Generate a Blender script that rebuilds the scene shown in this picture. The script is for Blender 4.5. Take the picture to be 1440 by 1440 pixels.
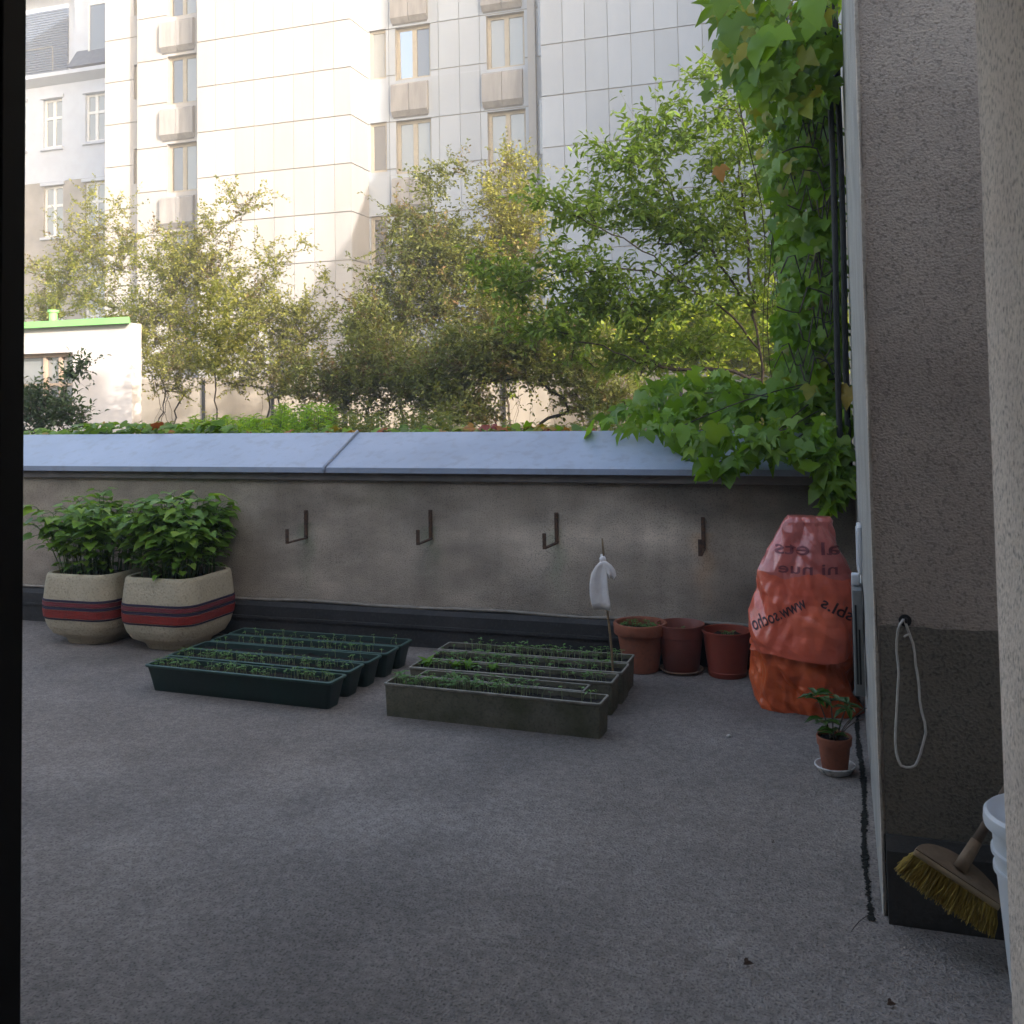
import bpy, bmesh, math, random
import numpy as np
from mathutils import Vector, Matrix, Euler, noise
from mathutils.bvhtree import BVHTree

for o in list(bpy.data.objects):
    bpy.data.objects.remove(o)
SC = bpy.context.scene
COL = SC.collection
R_ = math.radians
rng = np.random.default_rng(7)
random.seed(7)

# ------------------------------------------------------------------ camera
F, CX, CY, H = 1378.0, 720.0, 509.0, 1.5
YAW, PITCH, ROLL = R_(18.297), R_(2.470), R_(-0.911)
cam_d = bpy.data.cameras.new("camera")
cam = bpy.data.objects.new("camera", cam_d)
COL.objects.link(cam)
SC.camera = cam
cam_d.sensor_fit = 'HORIZONTAL'
cam_d.sensor_width = 36.0
cam_d.lens = 36.0 * F / 1440.0
cam_d.shift_y = -(720.0 - CY) / 1440.0
cam_d.clip_start = 0.02
cam_d.clip_end = 900
MR = Matrix.Rotation(YAW, 3, 'Z') @ Matrix.Rotation(math.pi / 2 + PITCH, 3, 'X') @ Matrix.Rotation(ROLL, 3, 'Z')
cam.matrix_world = Matrix.Translation((0, 0, H)) @ MR.to_4x4()
cam_d.dof.use_dof = True
cam_d.dof.focus_distance = 7.0
cam_d.dof.aperture_fstop = 16.0

# ------------------------------------------------------------------ light
SUN_EL, SUN_AZ = R_(18), R_(58)
w = bpy.data.worlds.new("World")
SC.world = w
w.use_nodes = True
nt = w.node_tree
nt.nodes.clear()
sky = nt.nodes.new('ShaderNodeTexSky')
sky.sky_type = 'NISHITA'
sky.sun_disc = False
sky.sun_elevation = SUN_EL
sky.sun_rotation = math.pi - SUN_AZ
sky.air_density = 1.0
sky.dust_density = 4.0
sky.ozone_density = 0.6
bg = nt.nodes.new('ShaderNodeBackground')
bg.inputs['Strength'].default_value = 0.15
wo = nt.nodes.new('ShaderNodeOutputWorld')
nt.links.new(sky.outputs[0], bg.inputs[0])
nt.links.new(bg.outputs[0], wo.inputs[0])
sun_d = bpy.data.lights.new("sun", 'SUN')
sun_d.energy = 2.1
sun_d.angle = R_(0.5)
sun_d.color = (1.0, 0.95, 0.89)
sun = bpy.data.objects.new("sun", sun_d)
COL.objects.link(sun)
sdir = Vector((-math.sin(SUN_AZ) * math.cos(SUN_EL), math.cos(SUN_AZ) * math.cos(SUN_EL), -math.sin(SUN_EL)))
sun.rotation_euler = sdir.to_track_quat('-Z', 'Y').to_euler()
sun.location = (10, -10, 30)
SC.view_settings.view_transform = 'Standard'
SC.view_settings.look = 'None'
SC.view_settings.gamma = 1.0
SC.view_settings.exposure = 2.32
SC.view_settings.use_curve_mapping = False
SC.view_settings.use_white_balance = True
SC.view_settings.white_balance_temperature = 6700
SC.view_settings.white_balance_tint = 10
SC.cycles.max_bounces = 8
SC.cycles.transparent_max_bounces = 8


# ------------------------------------------------------------------ pixel helpers (1440 photo pixels -> points on real planes)
def ray(x, y):
    return MR @ Vector(((x - CX) / F, -(y - CY) / F, -1.0))


def onY(x, y, Y):
    d = ray(x, y)
    p = d * (Y / d.y)
    return Vector((p.x, p.y, p.z + H))


def onZ(x, y, z=0.0):
    d = ray(x, y)
    p = d * ((z - H) / d.z)
    return Vector((p.x, p.y, z))


# ------------------------------------------------------------------ object helpers
def lab(o, label=None, cat=None, group=None, kind=None):
    if label: o['label'] = label
    if cat: o['category'] = cat
    if group: o['group'] = group
    if kind: o['kind'] = kind
    return o


def thing(name, label, cat, loc=(0, 0, 0), group=None):
    o = bpy.data.objects.new(name, None)
    o.empty_display_size = 0.1
    COL.objects.link(o)
    o.location = loc
    return lab(o, label, cat, group)


def link_mesh(name, me, mats, parent=None):
    o = bpy.data.objects.new(name, me)
    COL.objects.link(o)
    for m in (mats if isinstance(mats, (list, tuple)) else [mats]):
        me.materials.append(m)
    if parent is not None:
        o.parent = parent
    return o


def dup(root, loc, label=None):
    r = root.copy()
    COL.objects.link(r)
    r.location = loc
    if label: r['label'] = label
    for ch in list(root.children):
        c = ch.copy(); COL.objects.link(c); c.parent = r
        for g in ch.children:
            d = g.copy(); COL.objects.link(d); d.parent = c
    return r


def root_loc(o):
    v = Vector((0, 0, 0))
    while o is not None:
        v += o.location
        o = o.parent
    return v


class MB:
    """collects shapes in world coordinates and links them as one mesh object"""
    def __init__(s):
        s.v = []; s.f = []; s.m = []

    def add(s, vs, fs, mi=0):
        n = len(s.v)
        s.v.extend([tuple(p) for p in vs])
        for f in fs:
            s.f.append([i + n for i in f]); s.m.append(mi)

    def box(s, x0, x1, y0, y1, z0, z1, mi=0, bev=0.0, seg=2):
        if bev <= 0:
            s.add([(x0, y0, z0), (x1, y0, z0), (x1, y1, z0), (x0, y1, z0), (x0, y0, z1), (x1, y0, z1), (x1, y1, z1), (x0, y1, z1)],
                  [(3, 2, 1, 0), (4, 5, 6, 7), (0, 1, 5, 4), (1, 2, 6, 5), (2, 3, 7, 6), (3, 0, 4, 7)], mi)
            return
        b = bmesh.new()
        bmesh.ops.create_cube(b, size=1)
        for v in b.verts:
            v.co = Vector(((x0 + x1) / 2 + v.co.x * (x1 - x0), (y0 + y1) / 2 + v.co.y * (y1 - y0), (z0 + z1) / 2 + v.co.z * (z1 - z0)))
        bmesh.ops.bevel(b, geom=list(b.edges), offset=bev, segments=seg, affect='EDGES', profile=0.5)
        b.verts.index_update()
        s.add([v.co for v in b.verts], [[v.index for v in f.verts] for f in b.faces], mi)
        b.free()

    def prism_x(s, prof, x0, x1, mi=0):
        """profile of (y, z) points extruded along x"""
        n = len(prof)
        s.add([(x0, y, z) for y, z in prof] + [(x1, y, z) for y, z in prof],
              [list(range(n)), list(range(2 * n - 1, n - 1, -1))] + [(i, i + n, (i + 1) % n + n, (i + 1) % n) for i in range(n)], mi)

    def prism_y(s, prof, y0, y1, mi=0):
        n = len(prof)
        s.add([(x, y0, z) for x, z in prof] + [(x, y1, z) for x, z in prof],
              [list(range(n)), list(range(2 * n - 1, n - 1, -1))] + [(i, i + n, (i + 1) % n + n, (i + 1) % n) for i in range(n)], mi)

    def tube(s, pts, rad, n=6, mi=0, cap=True):
        pts = [Vector(p) for p in pts]
        if len(pts) < 2: return
        rad = rad if hasattr(rad, '__len__') else [rad] * len(pts)
        vs = []; up = Vector((0.31, 0.12, 0.94)).normalized()
        for i, p in enumerate(pts):
            t = pts[min(i + 1, len(pts) - 1)] - pts[max(i - 1, 0)]
            if t.length < 1e-9: t = Vector((0, 0, 1))
            t.normalize()
            a = t.cross(up)
            if a.length < 0.1: a = t.cross(Vector((1, 0, 0)))
            a.normalize(); b = t.cross(a)
            for k in range(n):
                g = 2 * math.pi * k / n
                vs.append(p + (a * math.cos(g) + b * math.sin(g)) * rad[i])
        fs = []
        for i in range(len(pts) - 1):
            for k in range(n):
                fs.append((i * n + k, i * n + (k + 1) % n, (i + 1) * n + (k + 1) % n, (i + 1) * n + k))
        if cap:
            fs.append(list(range(n))[::-1]); fs.append([(len(pts) - 1) * n + k for k in range(n)])
        s.add(vs, fs, mi)

    def lathe(s, prof, c, n=40, mi=0, axis=None):
        """profile of (r, z) turned round a vertical axis at c"""
        vs = []; fs = []
        for r, z in prof:
            for k in range(n):
                g = 2 * math.pi * k / n
                p = Vector((r * math.cos(g), r * math.sin(g), z))
                if axis is not None: p = axis @ p
                vs.append(p + Vector(c))
        for i in range(len(prof) - 1):
            for k in range(n):
                fs.append((i * n + k, i * n + (k + 1) % n, (i + 1) * n + (k + 1) % n, (i + 1) * n + k))
        s.add(vs, fs, mi)

    def disc(s, c, r, n=40, mi=0):
        s.add([(c[0] + r * math.cos(2 * math.pi * k / n), c[1] + r * math.sin(2 * math.pi * k / n), c[2]) for k in range(n)], [list(range(n))], mi)

    def build(s, name, mats, parent=None, smooth=False):
        me = bpy.data.meshes.new(name)
        off = root_loc(parent) if parent is not None else Vector((0, 0, 0))
        me.from_pydata([(p[0] - off.x, p[1] - off.y, p[2] - off.z) for p in s.v], [], s.f)
        me.polygons.foreach_set('material_index', s.m)
        if smooth is True:
            me.polygons.foreach_set('use_smooth', [True] * len(s.f))
        me.update()
        o = link_mesh(name, me, mats, parent)
        if smooth == 'auto':
            me.polygons.foreach_set('use_smooth', [True] * len(s.f))
            me.set_sharp_from_angle(angle=R_(38))
        return o


def vnoise(x, y, seed=0):
    """smooth 2-D value noise on numpy arrays, 0..1"""
    r = np.random.default_rng(seed)
    T = r.random((256, 256))
    xi = np.floor(x).astype(int); yi = np.floor(y).astype(int)
    fx = x - xi; fy = y - yi
    fx = fx * fx * (3 - 2 * fx); fy = fy * fy * (3 - 2 * fy)
    a = T[xi % 256, yi % 256]; b = T[(xi + 1) % 256, yi % 256]
    c = T[xi % 256, (yi + 1) % 256]; d = T[(xi + 1) % 256, (yi + 1) % 256]
    return (a * (1 - fx) + b * fx) * (1 - fy) + (c * (1 - fx) + d * fx) * fy


def fbm(x, y, seed=0, oct=4):
    s = 0; a = 0.5
    for k in range(oct):
        s = s + a * vnoise(x * 2 ** k + 17 * k, y * 2 ** k + 31 * k, seed + k); a *= 0.5
    return s / (1 - 0.5 ** oct)


# ------------------------------------------------------------------ materials
def mat(name, c1, c2=None, rough=0.85, nscale=6.0, spk=None, spk_scale=150.0, spk_amt=0.5, bump=0.0, bscale=90.0, spec=0.3,
        metal=0.0, attr=None, island=0.0, stretch=None, coat=0.0, trans=0.0, lo=0.35, hi=0.65):
    """c1..c2 blended by cloudy noise, dark/light speckle, bump; attr = name of a colour attribute that multiplies"""
    m = bpy.data.materials.new(name); m.use_nodes = True
    t = m.node_tree; N = t.nodes; L = t.links
    b = N['Principled BSDF']
    b.inputs['Roughness'].default_value = rough
    b.inputs['Specular IOR Level'].default_value = spec
    b.inputs['Metallic'].default_value = metal
    b.inputs['Coat Weight'].default_value = coat
    b.inputs['Transmission Weight'].default_value = trans
    tc = N.new('ShaderNodeTexCoord'); oi = N.new('ShaderNodeObjectInfo')
    ad = N.new('ShaderNodeVectorMath'); ad.operation = 'ADD'
    sc = N.new('ShaderNodeVectorMath'); sc.operation = 'SCALE'; sc.inputs['Scale'].default_value = 7.0
    cb = N.new('ShaderNodeCombineXYZ')
    for i in range(3): L.new(oi.outputs['Random'], cb.inputs[i])
    L.new(cb.outputs[0], sc.inputs[0])
    L.new(tc.outputs['Object'], ad.inputs[0]); L.new(sc.outputs[0], ad.inputs[1])
    vec = ad.outputs[0]
    if stretch:
        mp = N.new('ShaderNodeMapping'); mp.inputs['Scale'].default_value = stretch
        L.new(vec, mp.inputs[0]); vec = mp.outputs[0]
    c2 = c2 or tuple(c * 0.75 for c in c1)
    n1 = N.new('ShaderNodeTexNoise'); n1.inputs['Scale'].default_value = nscale; n1.inputs['Detail'].default_value = 6
    n1.inputs['Roughness'].default_value = 0.6
    L.new(vec, n1.inputs[0])
    mr = N.new('ShaderNodeMapRange'); mr.inputs[1].default_value = lo; mr.inputs[2].default_value = hi
    L.new(n1.outputs['Fac'], mr.inputs[0])
    mx = N.new('ShaderNodeMix'); mx.data_type = 'RGBA'
    mx.inputs[6].default_value = (*c1, 1); mx.inputs[7].default_value = (*c2, 1)
    L.new(mr.outputs[0], mx.inputs[0])
    col = mx.outputs[2]
    if spk:
        n2 = N.new('ShaderNodeTexNoise'); n2.inputs['Scale'].default_value = spk_scale; n2.inputs['Detail'].default_value = 3
        L.new(ad.outputs[0], n2.inputs[0])
        m2 = N.new('ShaderNodeMapRange'); m2.inputs[1].default_value = 0.52; m2.inputs[2].default_value = 0.68
        m2.inputs[4].default_value = spk_amt
        L.new(n2.outputs['Fac'], m2.inputs[0])
        x2 = N.new('ShaderNodeMix'); x2.data_type = 'RGBA'; x2.inputs[7].default_value = (*spk, 1)
        L.new(m2.outputs[0], x2.inputs[0]); L.new(col, x2.inputs[6]); col = x2.outputs[2]
    if island > 0:
        g = N.new('ShaderNodeNewGeometry')
        m3 = N.new('ShaderNodeMapRange'); m3.inputs[3].default_value = 1 - island; m3.inputs[4].default_value = 1 + island * 0.4
        L.new(g.outputs['Random Per Island'], m3.inputs[0])
        vs = N.new('ShaderNodeVectorMath'); vs.operation = 'SCALE'
        L.new(col, vs.inputs[0]); L.new(m3.outputs[0], vs.inputs['Scale']); col = vs.outputs[0]
    if attr:
        at = N.new('ShaderNodeAttribute'); at.attribute_name = attr
        x3 = N.new('ShaderNodeMix'); x3.data_type = 'RGBA'; x3.blend_type = 'MULTIPLY'; x3.inputs[0].default_value = 1
        L.new(col, x3.inputs[6]); L.new(at.outputs['Color'], x3.inputs[7]); col = x3.outputs[2]
    L.new(col, b.inputs['Base Color'])
    if bump > 0:
        n4 = N.new('ShaderNodeTexNoise'); n4.inputs['Scale'].default_value = bscale; n4.inputs['Detail'].default_value = 4
        L.new(vec, n4.inputs[0])
        bp = N.new('ShaderNodeBump'); bp.inputs['Strength'].default_value = bump; bp.inputs['Distance'].default_value = 0.01
        L.new(n4.outputs['Fac'], bp.inputs['Height']); L.new(bp.outputs[0], b.inputs['Normal'])
    return m


def leaf_mat(name, cols, transl=0.4, rough=0.5, tint=(1.25, 1.2, 0.5)):
    """colour picked per leaf; part of the light comes through the blade"""
    m = bpy.data.materials.new(name); m.use_nodes = True
    t = m.node_tree; N = t.nodes; L = t.links
    b = N['Principled BSDF']; out = N['Material Output']
    b.inputs['Roughness'].default_value = rough; b.inputs['Specular IOR Level'].default_value = 0.35
    g = N.new('ShaderNodeNewGeometry')
    cr = N.new('ShaderNodeValToRGB')
    el = cr.color_ramp.elements
    while len(el) < len(cols): el.new(0.5)
    for i, c in enumerate(cols):
        el[i].position = i / max(1, len(cols) - 1); el[i].color = (*c, 1)
    L.new(g.outputs['Random Per Island'], cr.inputs[0])
    L.new(cr.outputs[0], b.inputs['Base Color'])
    vm = N.new('ShaderNodeVectorMath'); vm.operation = 'MULTIPLY'; vm.inputs[1].default_value = tint
    L.new(cr.outputs[0], vm.inputs[0])
    tr = N.new('ShaderNodeBsdfTranslucent'); L.new(vm.outputs[0], tr.inputs[0])
    mx = N.new('ShaderNodeMixShader'); mx.inputs[0].default_value = transl
    L.new(b.outputs[0], mx.inputs[1]); L.new(tr.outputs[0], mx.inputs[2]); L.new(mx.outputs[0], out.inputs[0])
    return m


def glass_mat(name, base, refl=0.3):
    m = bpy.data.materials.new(name); m.use_nodes = True
    t = m.node_tree; N = t.nodes; L = t.links
    b = N['Principled BSDF']; out = N['Material Output']
    b.inputs['Base Color'].default_value = (*base, 1); b.inputs['Roughness'].default_value = 0.25
    gl = N.new('ShaderNodeBsdfGlossy'); gl.inputs['Roughness'].default_value = 0.02
    mx = N.new('ShaderNodeMixShader'); mx.inputs[0].default_value = refl
    L.new(b.outputs[0], mx.inputs[1]); L.new(gl.outputs[0], mx.inputs[2]); L.new(mx.outputs[0], out.inputs[0])
    return m


M = {}
M['floor'] = mat('terrace_screed', (.30, .268, .246), (.195, .175, .16), .9, 42, (.055, .051, .048), 120, .7, 1.0, 120, attr='tone')
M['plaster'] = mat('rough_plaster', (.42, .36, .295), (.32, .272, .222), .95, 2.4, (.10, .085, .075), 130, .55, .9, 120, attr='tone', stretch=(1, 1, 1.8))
M['ledge'] = mat('dark_ledge', (.19, .172, .158), (.12, .11, .103), .8, 5, bump=.2)
M['zinc'] = mat('zinc_sheet', (.26, .31, .41), (.215, .26, .345), .4, 1.8, (.17, .18, .19), 14, .35, .12, 6, spec=.6)
M['skirting'] = mat('bitumen_skirting', (.045, .043, .044), (.028, .028, .029), .7, 4, (.08, .075, .07), 60, .4, .3, 30)
M['mortar_lip'] = mat('mortar_lip', (.33, .30, .26), (.2, .18, .155), .9, 12, bump=.4)
M['pier'] = mat('pier_roughcast', (.58, .505, .435), (.42, .36, .31), .95, 2.0, (.19, .16, .14), 110, .6, .7, 130, stretch=(1, 1, 1.25))
M['jamb'] = mat('cream_roughcast', (.74, .64, .56), (.62, .53, .465), .95, 3, (.20, .16, .135), 110, .8, .6, 120, stretch=(1.1, 1.1, .9))
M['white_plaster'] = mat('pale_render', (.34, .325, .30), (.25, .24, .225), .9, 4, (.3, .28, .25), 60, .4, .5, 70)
M['pier_base'] = mat('grey_green_paint', (.26, .232, .19), (.20, .18, .148), .85, 3, (.04, .038, .034), 110, .5, .7, 110)
M['pier_skirt'] = mat('black_skirting', (.05, .047, .045), (.075, .07, .064), .8, 5, bump=.5, bscale=40)
M['rust'] = mat('rusted_steel', (.05, .036, .03), (.13, .07, .04), .85, 40, (.03, .022, .02), 90, .6, .4)
M['darkiron'] = mat('dark_iron', (.016, .017, .018), (.026, .026, .026), .6, 30)
M['terracotta'] = mat('terracotta_clay', (.30, .10, .055), (.22, .075, .045), .8, 9, (.12, .05, .035), 70, .35, .15)
M['plastic_pot'] = mat('terracotta_plastic', (.21, .062, .045), (.17, .05, .036), .5, 6, spec=.45)
M['plastic_pot2'] = mat('red_brown_plastic', (.27, .05, .028), (.22, .042, .024), .5, 6, spec=.45)
M['soil'] = mat('dark_potting_soil', (.008, .0066, .0055), (.016, .0125, .0095), 1.0, 60, (.05, .04, .034), 130, .25, 1.0, 90)
M['green_trough'] = mat('green_plastic', (.010, .033, .027), (.013, .026, .023), .45, 5, (.03, .045, .04), 40, .3, spec=.4)
M['green_rim'] = mat('green_plastic_rim', (.05, .10, .085), (.03, .07, .058), .5, 20, spec=.4)
M['grey_trough'] = mat('weathered_fibre_cement', (.17, .155, .118), (.085, .088, .052), .9, 7, (.05, .05, .04), 80, .5, .35)
M['grey_rim'] = mat('worn_trough_rim', (.3, .28, .24), (.18, .17, .14), .9, 25, bump=.3)
M['planter'] = mat('cream_cast_stone', (.52, .46, .34), (.43, .37, .265), .9, 6, (.17, .14, .10), 75, .4, .6, 80)
M['band_red'] = mat('red_band_paint', (.30, .032, .024), (.22, .03, .026), .7, 9, (.1, .03, .03), 60, .4, .4, 90)
M['band_maroon'] = mat('maroon_band_paint', (.19, .035, .045), (.14, .03, .038), .7, 9, bump=.4)
M['band_navy'] = mat('navy_band_paint', (.028, .024, .06), (.035, .03, .055), .7, 9, bump=.4)
M['bag'] = mat('orange_red_film', (.76, .145, .07), (.62, .105, .06), .32, 5, spec=.6, coat=.4, bump=.3, bscale=40)
M['bag_pink'] = mat('doubled_pinkish_film', (.56, .14, .115), (.46, .10, .085), .3, 7, spec=.7, coat=.45, bump=.35, bscale=42)
M['bag_low'] = mat('orange_film', (.68, .125, .032), (.48, .07, .02), .36, 6, spec=.5, coat=.3, bump=.3, bscale=38)
M['ink'] = mat('dark_print', (.075, .028, .032), (.05, .02, .025), .5, 20)
M['ink_soft'] = mat('faded_print', (.24, .06, .07), (.16, .045, .055), .5, 20)
M['cloth'] = mat('white_cotton', (.80, .76, .74), (.72, .67, .66), .95, 20, bump=.3, bscale=60)
M['bamboo'] = mat('dry_cane', (.26, .18, .10), (.17, .11, .06), .7, 30)
M['white_pl'] = mat('white_plastic', (.66, .67, .69), (.6, .61, .63), .4, 3, spec=.5)
M['white_cord'] = mat('white_cord', (.72, .70, .66), (.6, .57, .53), .7, 30)
M['grey_metal'] = mat('dull_grey_metal', (.22, .22, .21), (.15, .15, .145), .5, 8, spec=.5)
M['slot'] = mat('dark_slot', (.012, .012, .012), (.02, .02, .02), .9)
M['wood'] = mat('worn_wood', (.27, .185, .115), (.18, .12, .075), .75, 14, stretch=(1, 1, .2), bump=.25)
M['wood_dark'] = mat('dark_handle_wood', (.17, .12, .085), (.11, .08, .06), .75, 14)
M['bristle'] = mat('yellow_bristle', (.52, .37, .08), (.36, .25, .06), .7, 25, island=.5)
M['frame'] = mat('dark_door_frame', (.012, .011, .011), (.016, .015, .015), .6, 6)
M['room'] = mat('room_paint', (.25, .23, .21), (.2, .19, .17), .9)
M['stone_white'] = mat('pale_pebble', (.6, .58, .55))
M['deadleaf'] = mat('dead_leaf', (.05, .03, .02), (.08, .045, .03))
M['moss'] = mat('dark_moss', (.006, .006, .005), (.014, .014, .010), 1.0, 40, bump=.8)
M['panel'] = mat('pale_facade_panel', (.41, .395, .385), (.36, .345, .335), .8, .7, bump=.05, bscale=10, island=.13, stretch=(1, 1, .25))
M['panel_shade'] = mat('shaded_facade_panel', (.375, .41, .46), (.34, .37, .42), .8, .7, bump=.05, bscale=10, island=.10, stretch=(1, 1, .25))  # sky-blue of the shaded facade is put into the panel colour
M['joint'] = mat('panel_joint', (.34, .32, .30), (.29, .27, .25), .9)
M['spandrel'] = mat('grey_concrete_spandrel', (.33, .315, .31), (.24, .23, .228), .9, 1.6, stretch=(3, 3, .5))
M['spandrel_under'] = mat('dirty_concrete', (.14, .135, .13), (.10, .095, .09), .9, 3)
M['win_frame'] = mat('beige_window_frame', (.40, .36, .29), (.34, .30, .245), .6)
M['win_white'] = mat('white_window_frame', (.72, .72, .71), (.66, .66, .65), .6)
M['pane'] = glass_mat('window_pane', (.26, .275, .28), .12)
M['pane_dark'] = glass_mat('window_pane_dark', (.09, .09, .095), .2)
M['pane_sky'] = glass_mat('window_pane_tilted', (.06, .1, .2), .6)  # blue base colour holds part of the sky reflection
M['blind'] = mat('grey_roller_blind', (.13, .165, .23), (.11, .14, .20), .6)
M['old_plaster'] = mat('shade_blue_old_plaster', (.50, .54, .61), (.46, .49, .56), .9, 2)  # blue of shade mixed into the white plaster colour
M['old_low'] = mat('beige_old_plaster', (.36, .335, .31), (.27, .25, .23), .9, 1.2)
M['slate'] = mat('blue_grey_roof', (.12, .14, .18), (.09, .105, .14), .6)
M['shed_wall'] = mat('white_shed_render', (.62, .58, .56), (.55, .51, .49), .9, 2)
M['shed_roof'] = mat('light_green_sheet', (.26, .56, .20), (.22, .50, .17), .5, 2)
M['shed_frame'] = mat('shed_window_frame', (.55, .42, .32), (.48, .36, .27), .7)
M['garden_wall'] = mat('beige_concrete', (.42, .37, .31), (.33, .29, .24), .9, 2, stretch=(1, 1, .4))
M['ground'] = mat('garden_soil', (.07, .06, .04), (.045, .05, .025), 1.0, 3, bump=.6, bscale=20)
M['house'] = mat('house_render', (.40, .36, .32), (.33, .30, .27), .95, 1)
M['neigh'] = mat('neighbour_render', (.50, .46, .42), (.45, .41, .37), .95, .5)
M['bark'] = mat('grey_brown_bark', (.075, .06, .048), (.045, .037, .03), .95, 20, bump=.6, bscale=30)
M['bark_pale'] = mat('pale_twig_bark', (.13, .105, .08), (.085, .07, .055), .95, 20)
M['stem_green'] = mat('green_stem', (.10, .16, .05), (.07, .12, .035), .7, 20)
M['stem_pale'] = mat('pale_seedling_stem', (.26, .30, .16), (.2, .25, .12), .7, 20)
M['leaf_shrub'] = leaf_mat('shrub_leaf', [(.18, .20, .04), (.25, .26, .05), (.33, .31, .07), (.20, .22, .045)], .4, .5)
M['leaf_dark'] = leaf_mat('dark_shrub_leaf', [(.11, .14, .035), (.16, .185, .045), (.22, .23, .055), (.13, .16, .045)], .4, .5)
M['leaf_tip'] = leaf_mat('bronze_shoot_leaf', [(0.208, 0.117, 0.0585), (0.169, 0.156, 0.052), (0.234, 0.169, 0.078), (0.13, 0.13, 0.039)], .3, .5)
M['leaf_tree'] = leaf_mat('tree_leaf', [(0.1125, 0.1875, 0.0312), (0.15, 0.2375, 0.035), (0.2125, 0.3125, 0.0375), (0.125, 0.2063, 0.0375)], .45, .42)
M['leaf_yellow'] = leaf_mat('sunny_hedge_leaf', [(.24, .32, .025), (.33, .40, .03), (.18, .27, .025), (.42, .45, .04)], .5, .5)
M['leaf_bright'] = leaf_mat('bright_herb_leaf', [(.18, .34, .02), (.25, .42, .025), (.14, .28, .025), (.32, .45, .03)], .5, .45)
M['leaf_vine'] = leaf_mat('vine_leaf', [(0.0875, 0.1875, 0.015), (0.1375, 0.2625, 0.0187), (0.1875, 0.3375, 0.0225), (0.1, 0.1875, 0.0225), (0.25, 0.3875, 0.0275)], .5, .36)
M['leaf_vine_old'] = leaf_mat('turning_vine_leaf', [(.20, .26, .03), (.30, .28, .04), (.16, .22, .03)], .45, .45)
M['leaf_red'] = leaf_mat('red_creeper_leaf', [(.22, .03, .02), (.30, .08, .02), (.34, .20, .03), (.16, .20, .02), (.10, .20, .02)], .35, .5)
M['leaf_bean'] = leaf_mat('bean_leaf', [(.10, .20, .03), (.13, .25, .035), (.18, .33, .04), (.11, .22, .04), (.27, .40, .05)], .42, .42)
M['leaf_bean_old'] = leaf_mat('bean_leaf_old', [(0.0462, 0.1254, 0.0264), (0.066, 0.165, 0.029), (0.099, 0.2244, 0.033), (0.0594, 0.1518, 0.037), (0.1716, 0.3168, 0.033)], .35, .42)
M['leaf_seed'] = leaf_mat('seedling_leaf', [(.09, .20, .05), (.12, .26, .07), (.18, .30, .11), (.10, .19, .08)], .35, .5)
M['leaf_lettuce'] = leaf_mat('lettuce_leaf', [(.12, .26, .02), (.16, .32, .025)], .4, .45)
M['leaf_bush'] = leaf_mat('bluish_bush_leaf', [(0.042, 0.072, 0.03), (0.06, 0.102, 0.042), (0.09, 0.126, 0.048)], .3, .4)


# ------------------------------------------------------------------ foliage
T_DIAMOND = (np.array([(0, 0, 0), (.45, .5, .08), (1, 0, -.05), (.45, -.5, .08)], float), [(0, 3, 2, 1)])
T_LEAF = (np.array([(0, 0, 0), (.25, .42, .10), (.62, .40, .08), (1, 0, -.12), (.62, -.40, .08), (.25, -.42, .10), (.45, 0, 0)], float),
          [(0, 6, 2, 1), (6, 3, 2), (0, 5, 4, 6), (6, 4, 3)])
T_HEART = (np.array([(.06, 0, 0), (-.10, .22, .07), (-.02, .46, .10), (.25, .54, .08), (.58, .36, .02), (1, 0, -.22), (.58, -.36, .02), (.25, -.54, .08),
                     (-.02, -.46, .10), (-.10, -.22, .07), (.5, 0, -.02)], float),
           [(0, 10, 3, 2), (0, 2, 1), (10, 4, 3), (10, 5, 4), (0, 8, 7, 10), (0, 9, 8), (10, 7, 6), (10, 6, 5)])
T_IVY = (np.array([(0, 0, 0), (-.16, .20, .05), (-.06, .42, .04), (.12, .54, -.04), (.30, .68, -.16), (.40, .36, .04), (.62, .32, .0), (1, 0, -.24),
                   (.62, -.32, .0), (.40, -.36, .04), (.30, -.68, -.16), (.12, -.54, -.04), (-.06, -.42, .04), (-.16, -.20, .05), (.42, 0, .0)], float),
         [(0, 14, 2, 1), (14, 3, 2), (14, 5, 4, 3), (14, 6, 5), (14, 7, 6), (0, 13, 12, 14), (14, 12, 11), (14, 11, 10, 9), (14, 9, 8), (14, 8, 7)])


def palm():
    pts = [(0, 0, 0)]; 
    for a, l in ((-118, .42), (-60, .78), (0, 1.0), (60, .78), (118, .42)):
        for da, f, z in ((-15, .60, .05), (0, 1.0, -.16), (15, .60, .05)):
            g = math.radians(a + da); pts.append((.05 + l * f * math.cos(g), l * f * math.sin(g), z * l))
        if a < 118:
            g = math.radians(a + 29); pts.append((.05 + .34 * math.cos(g), .34 * math.sin(g), .0))
    n = len(pts) - 1
    return (np.array(pts, float), [(0, i, i + 1) for i in range(1, n)])


T_PALM = palm()


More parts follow.
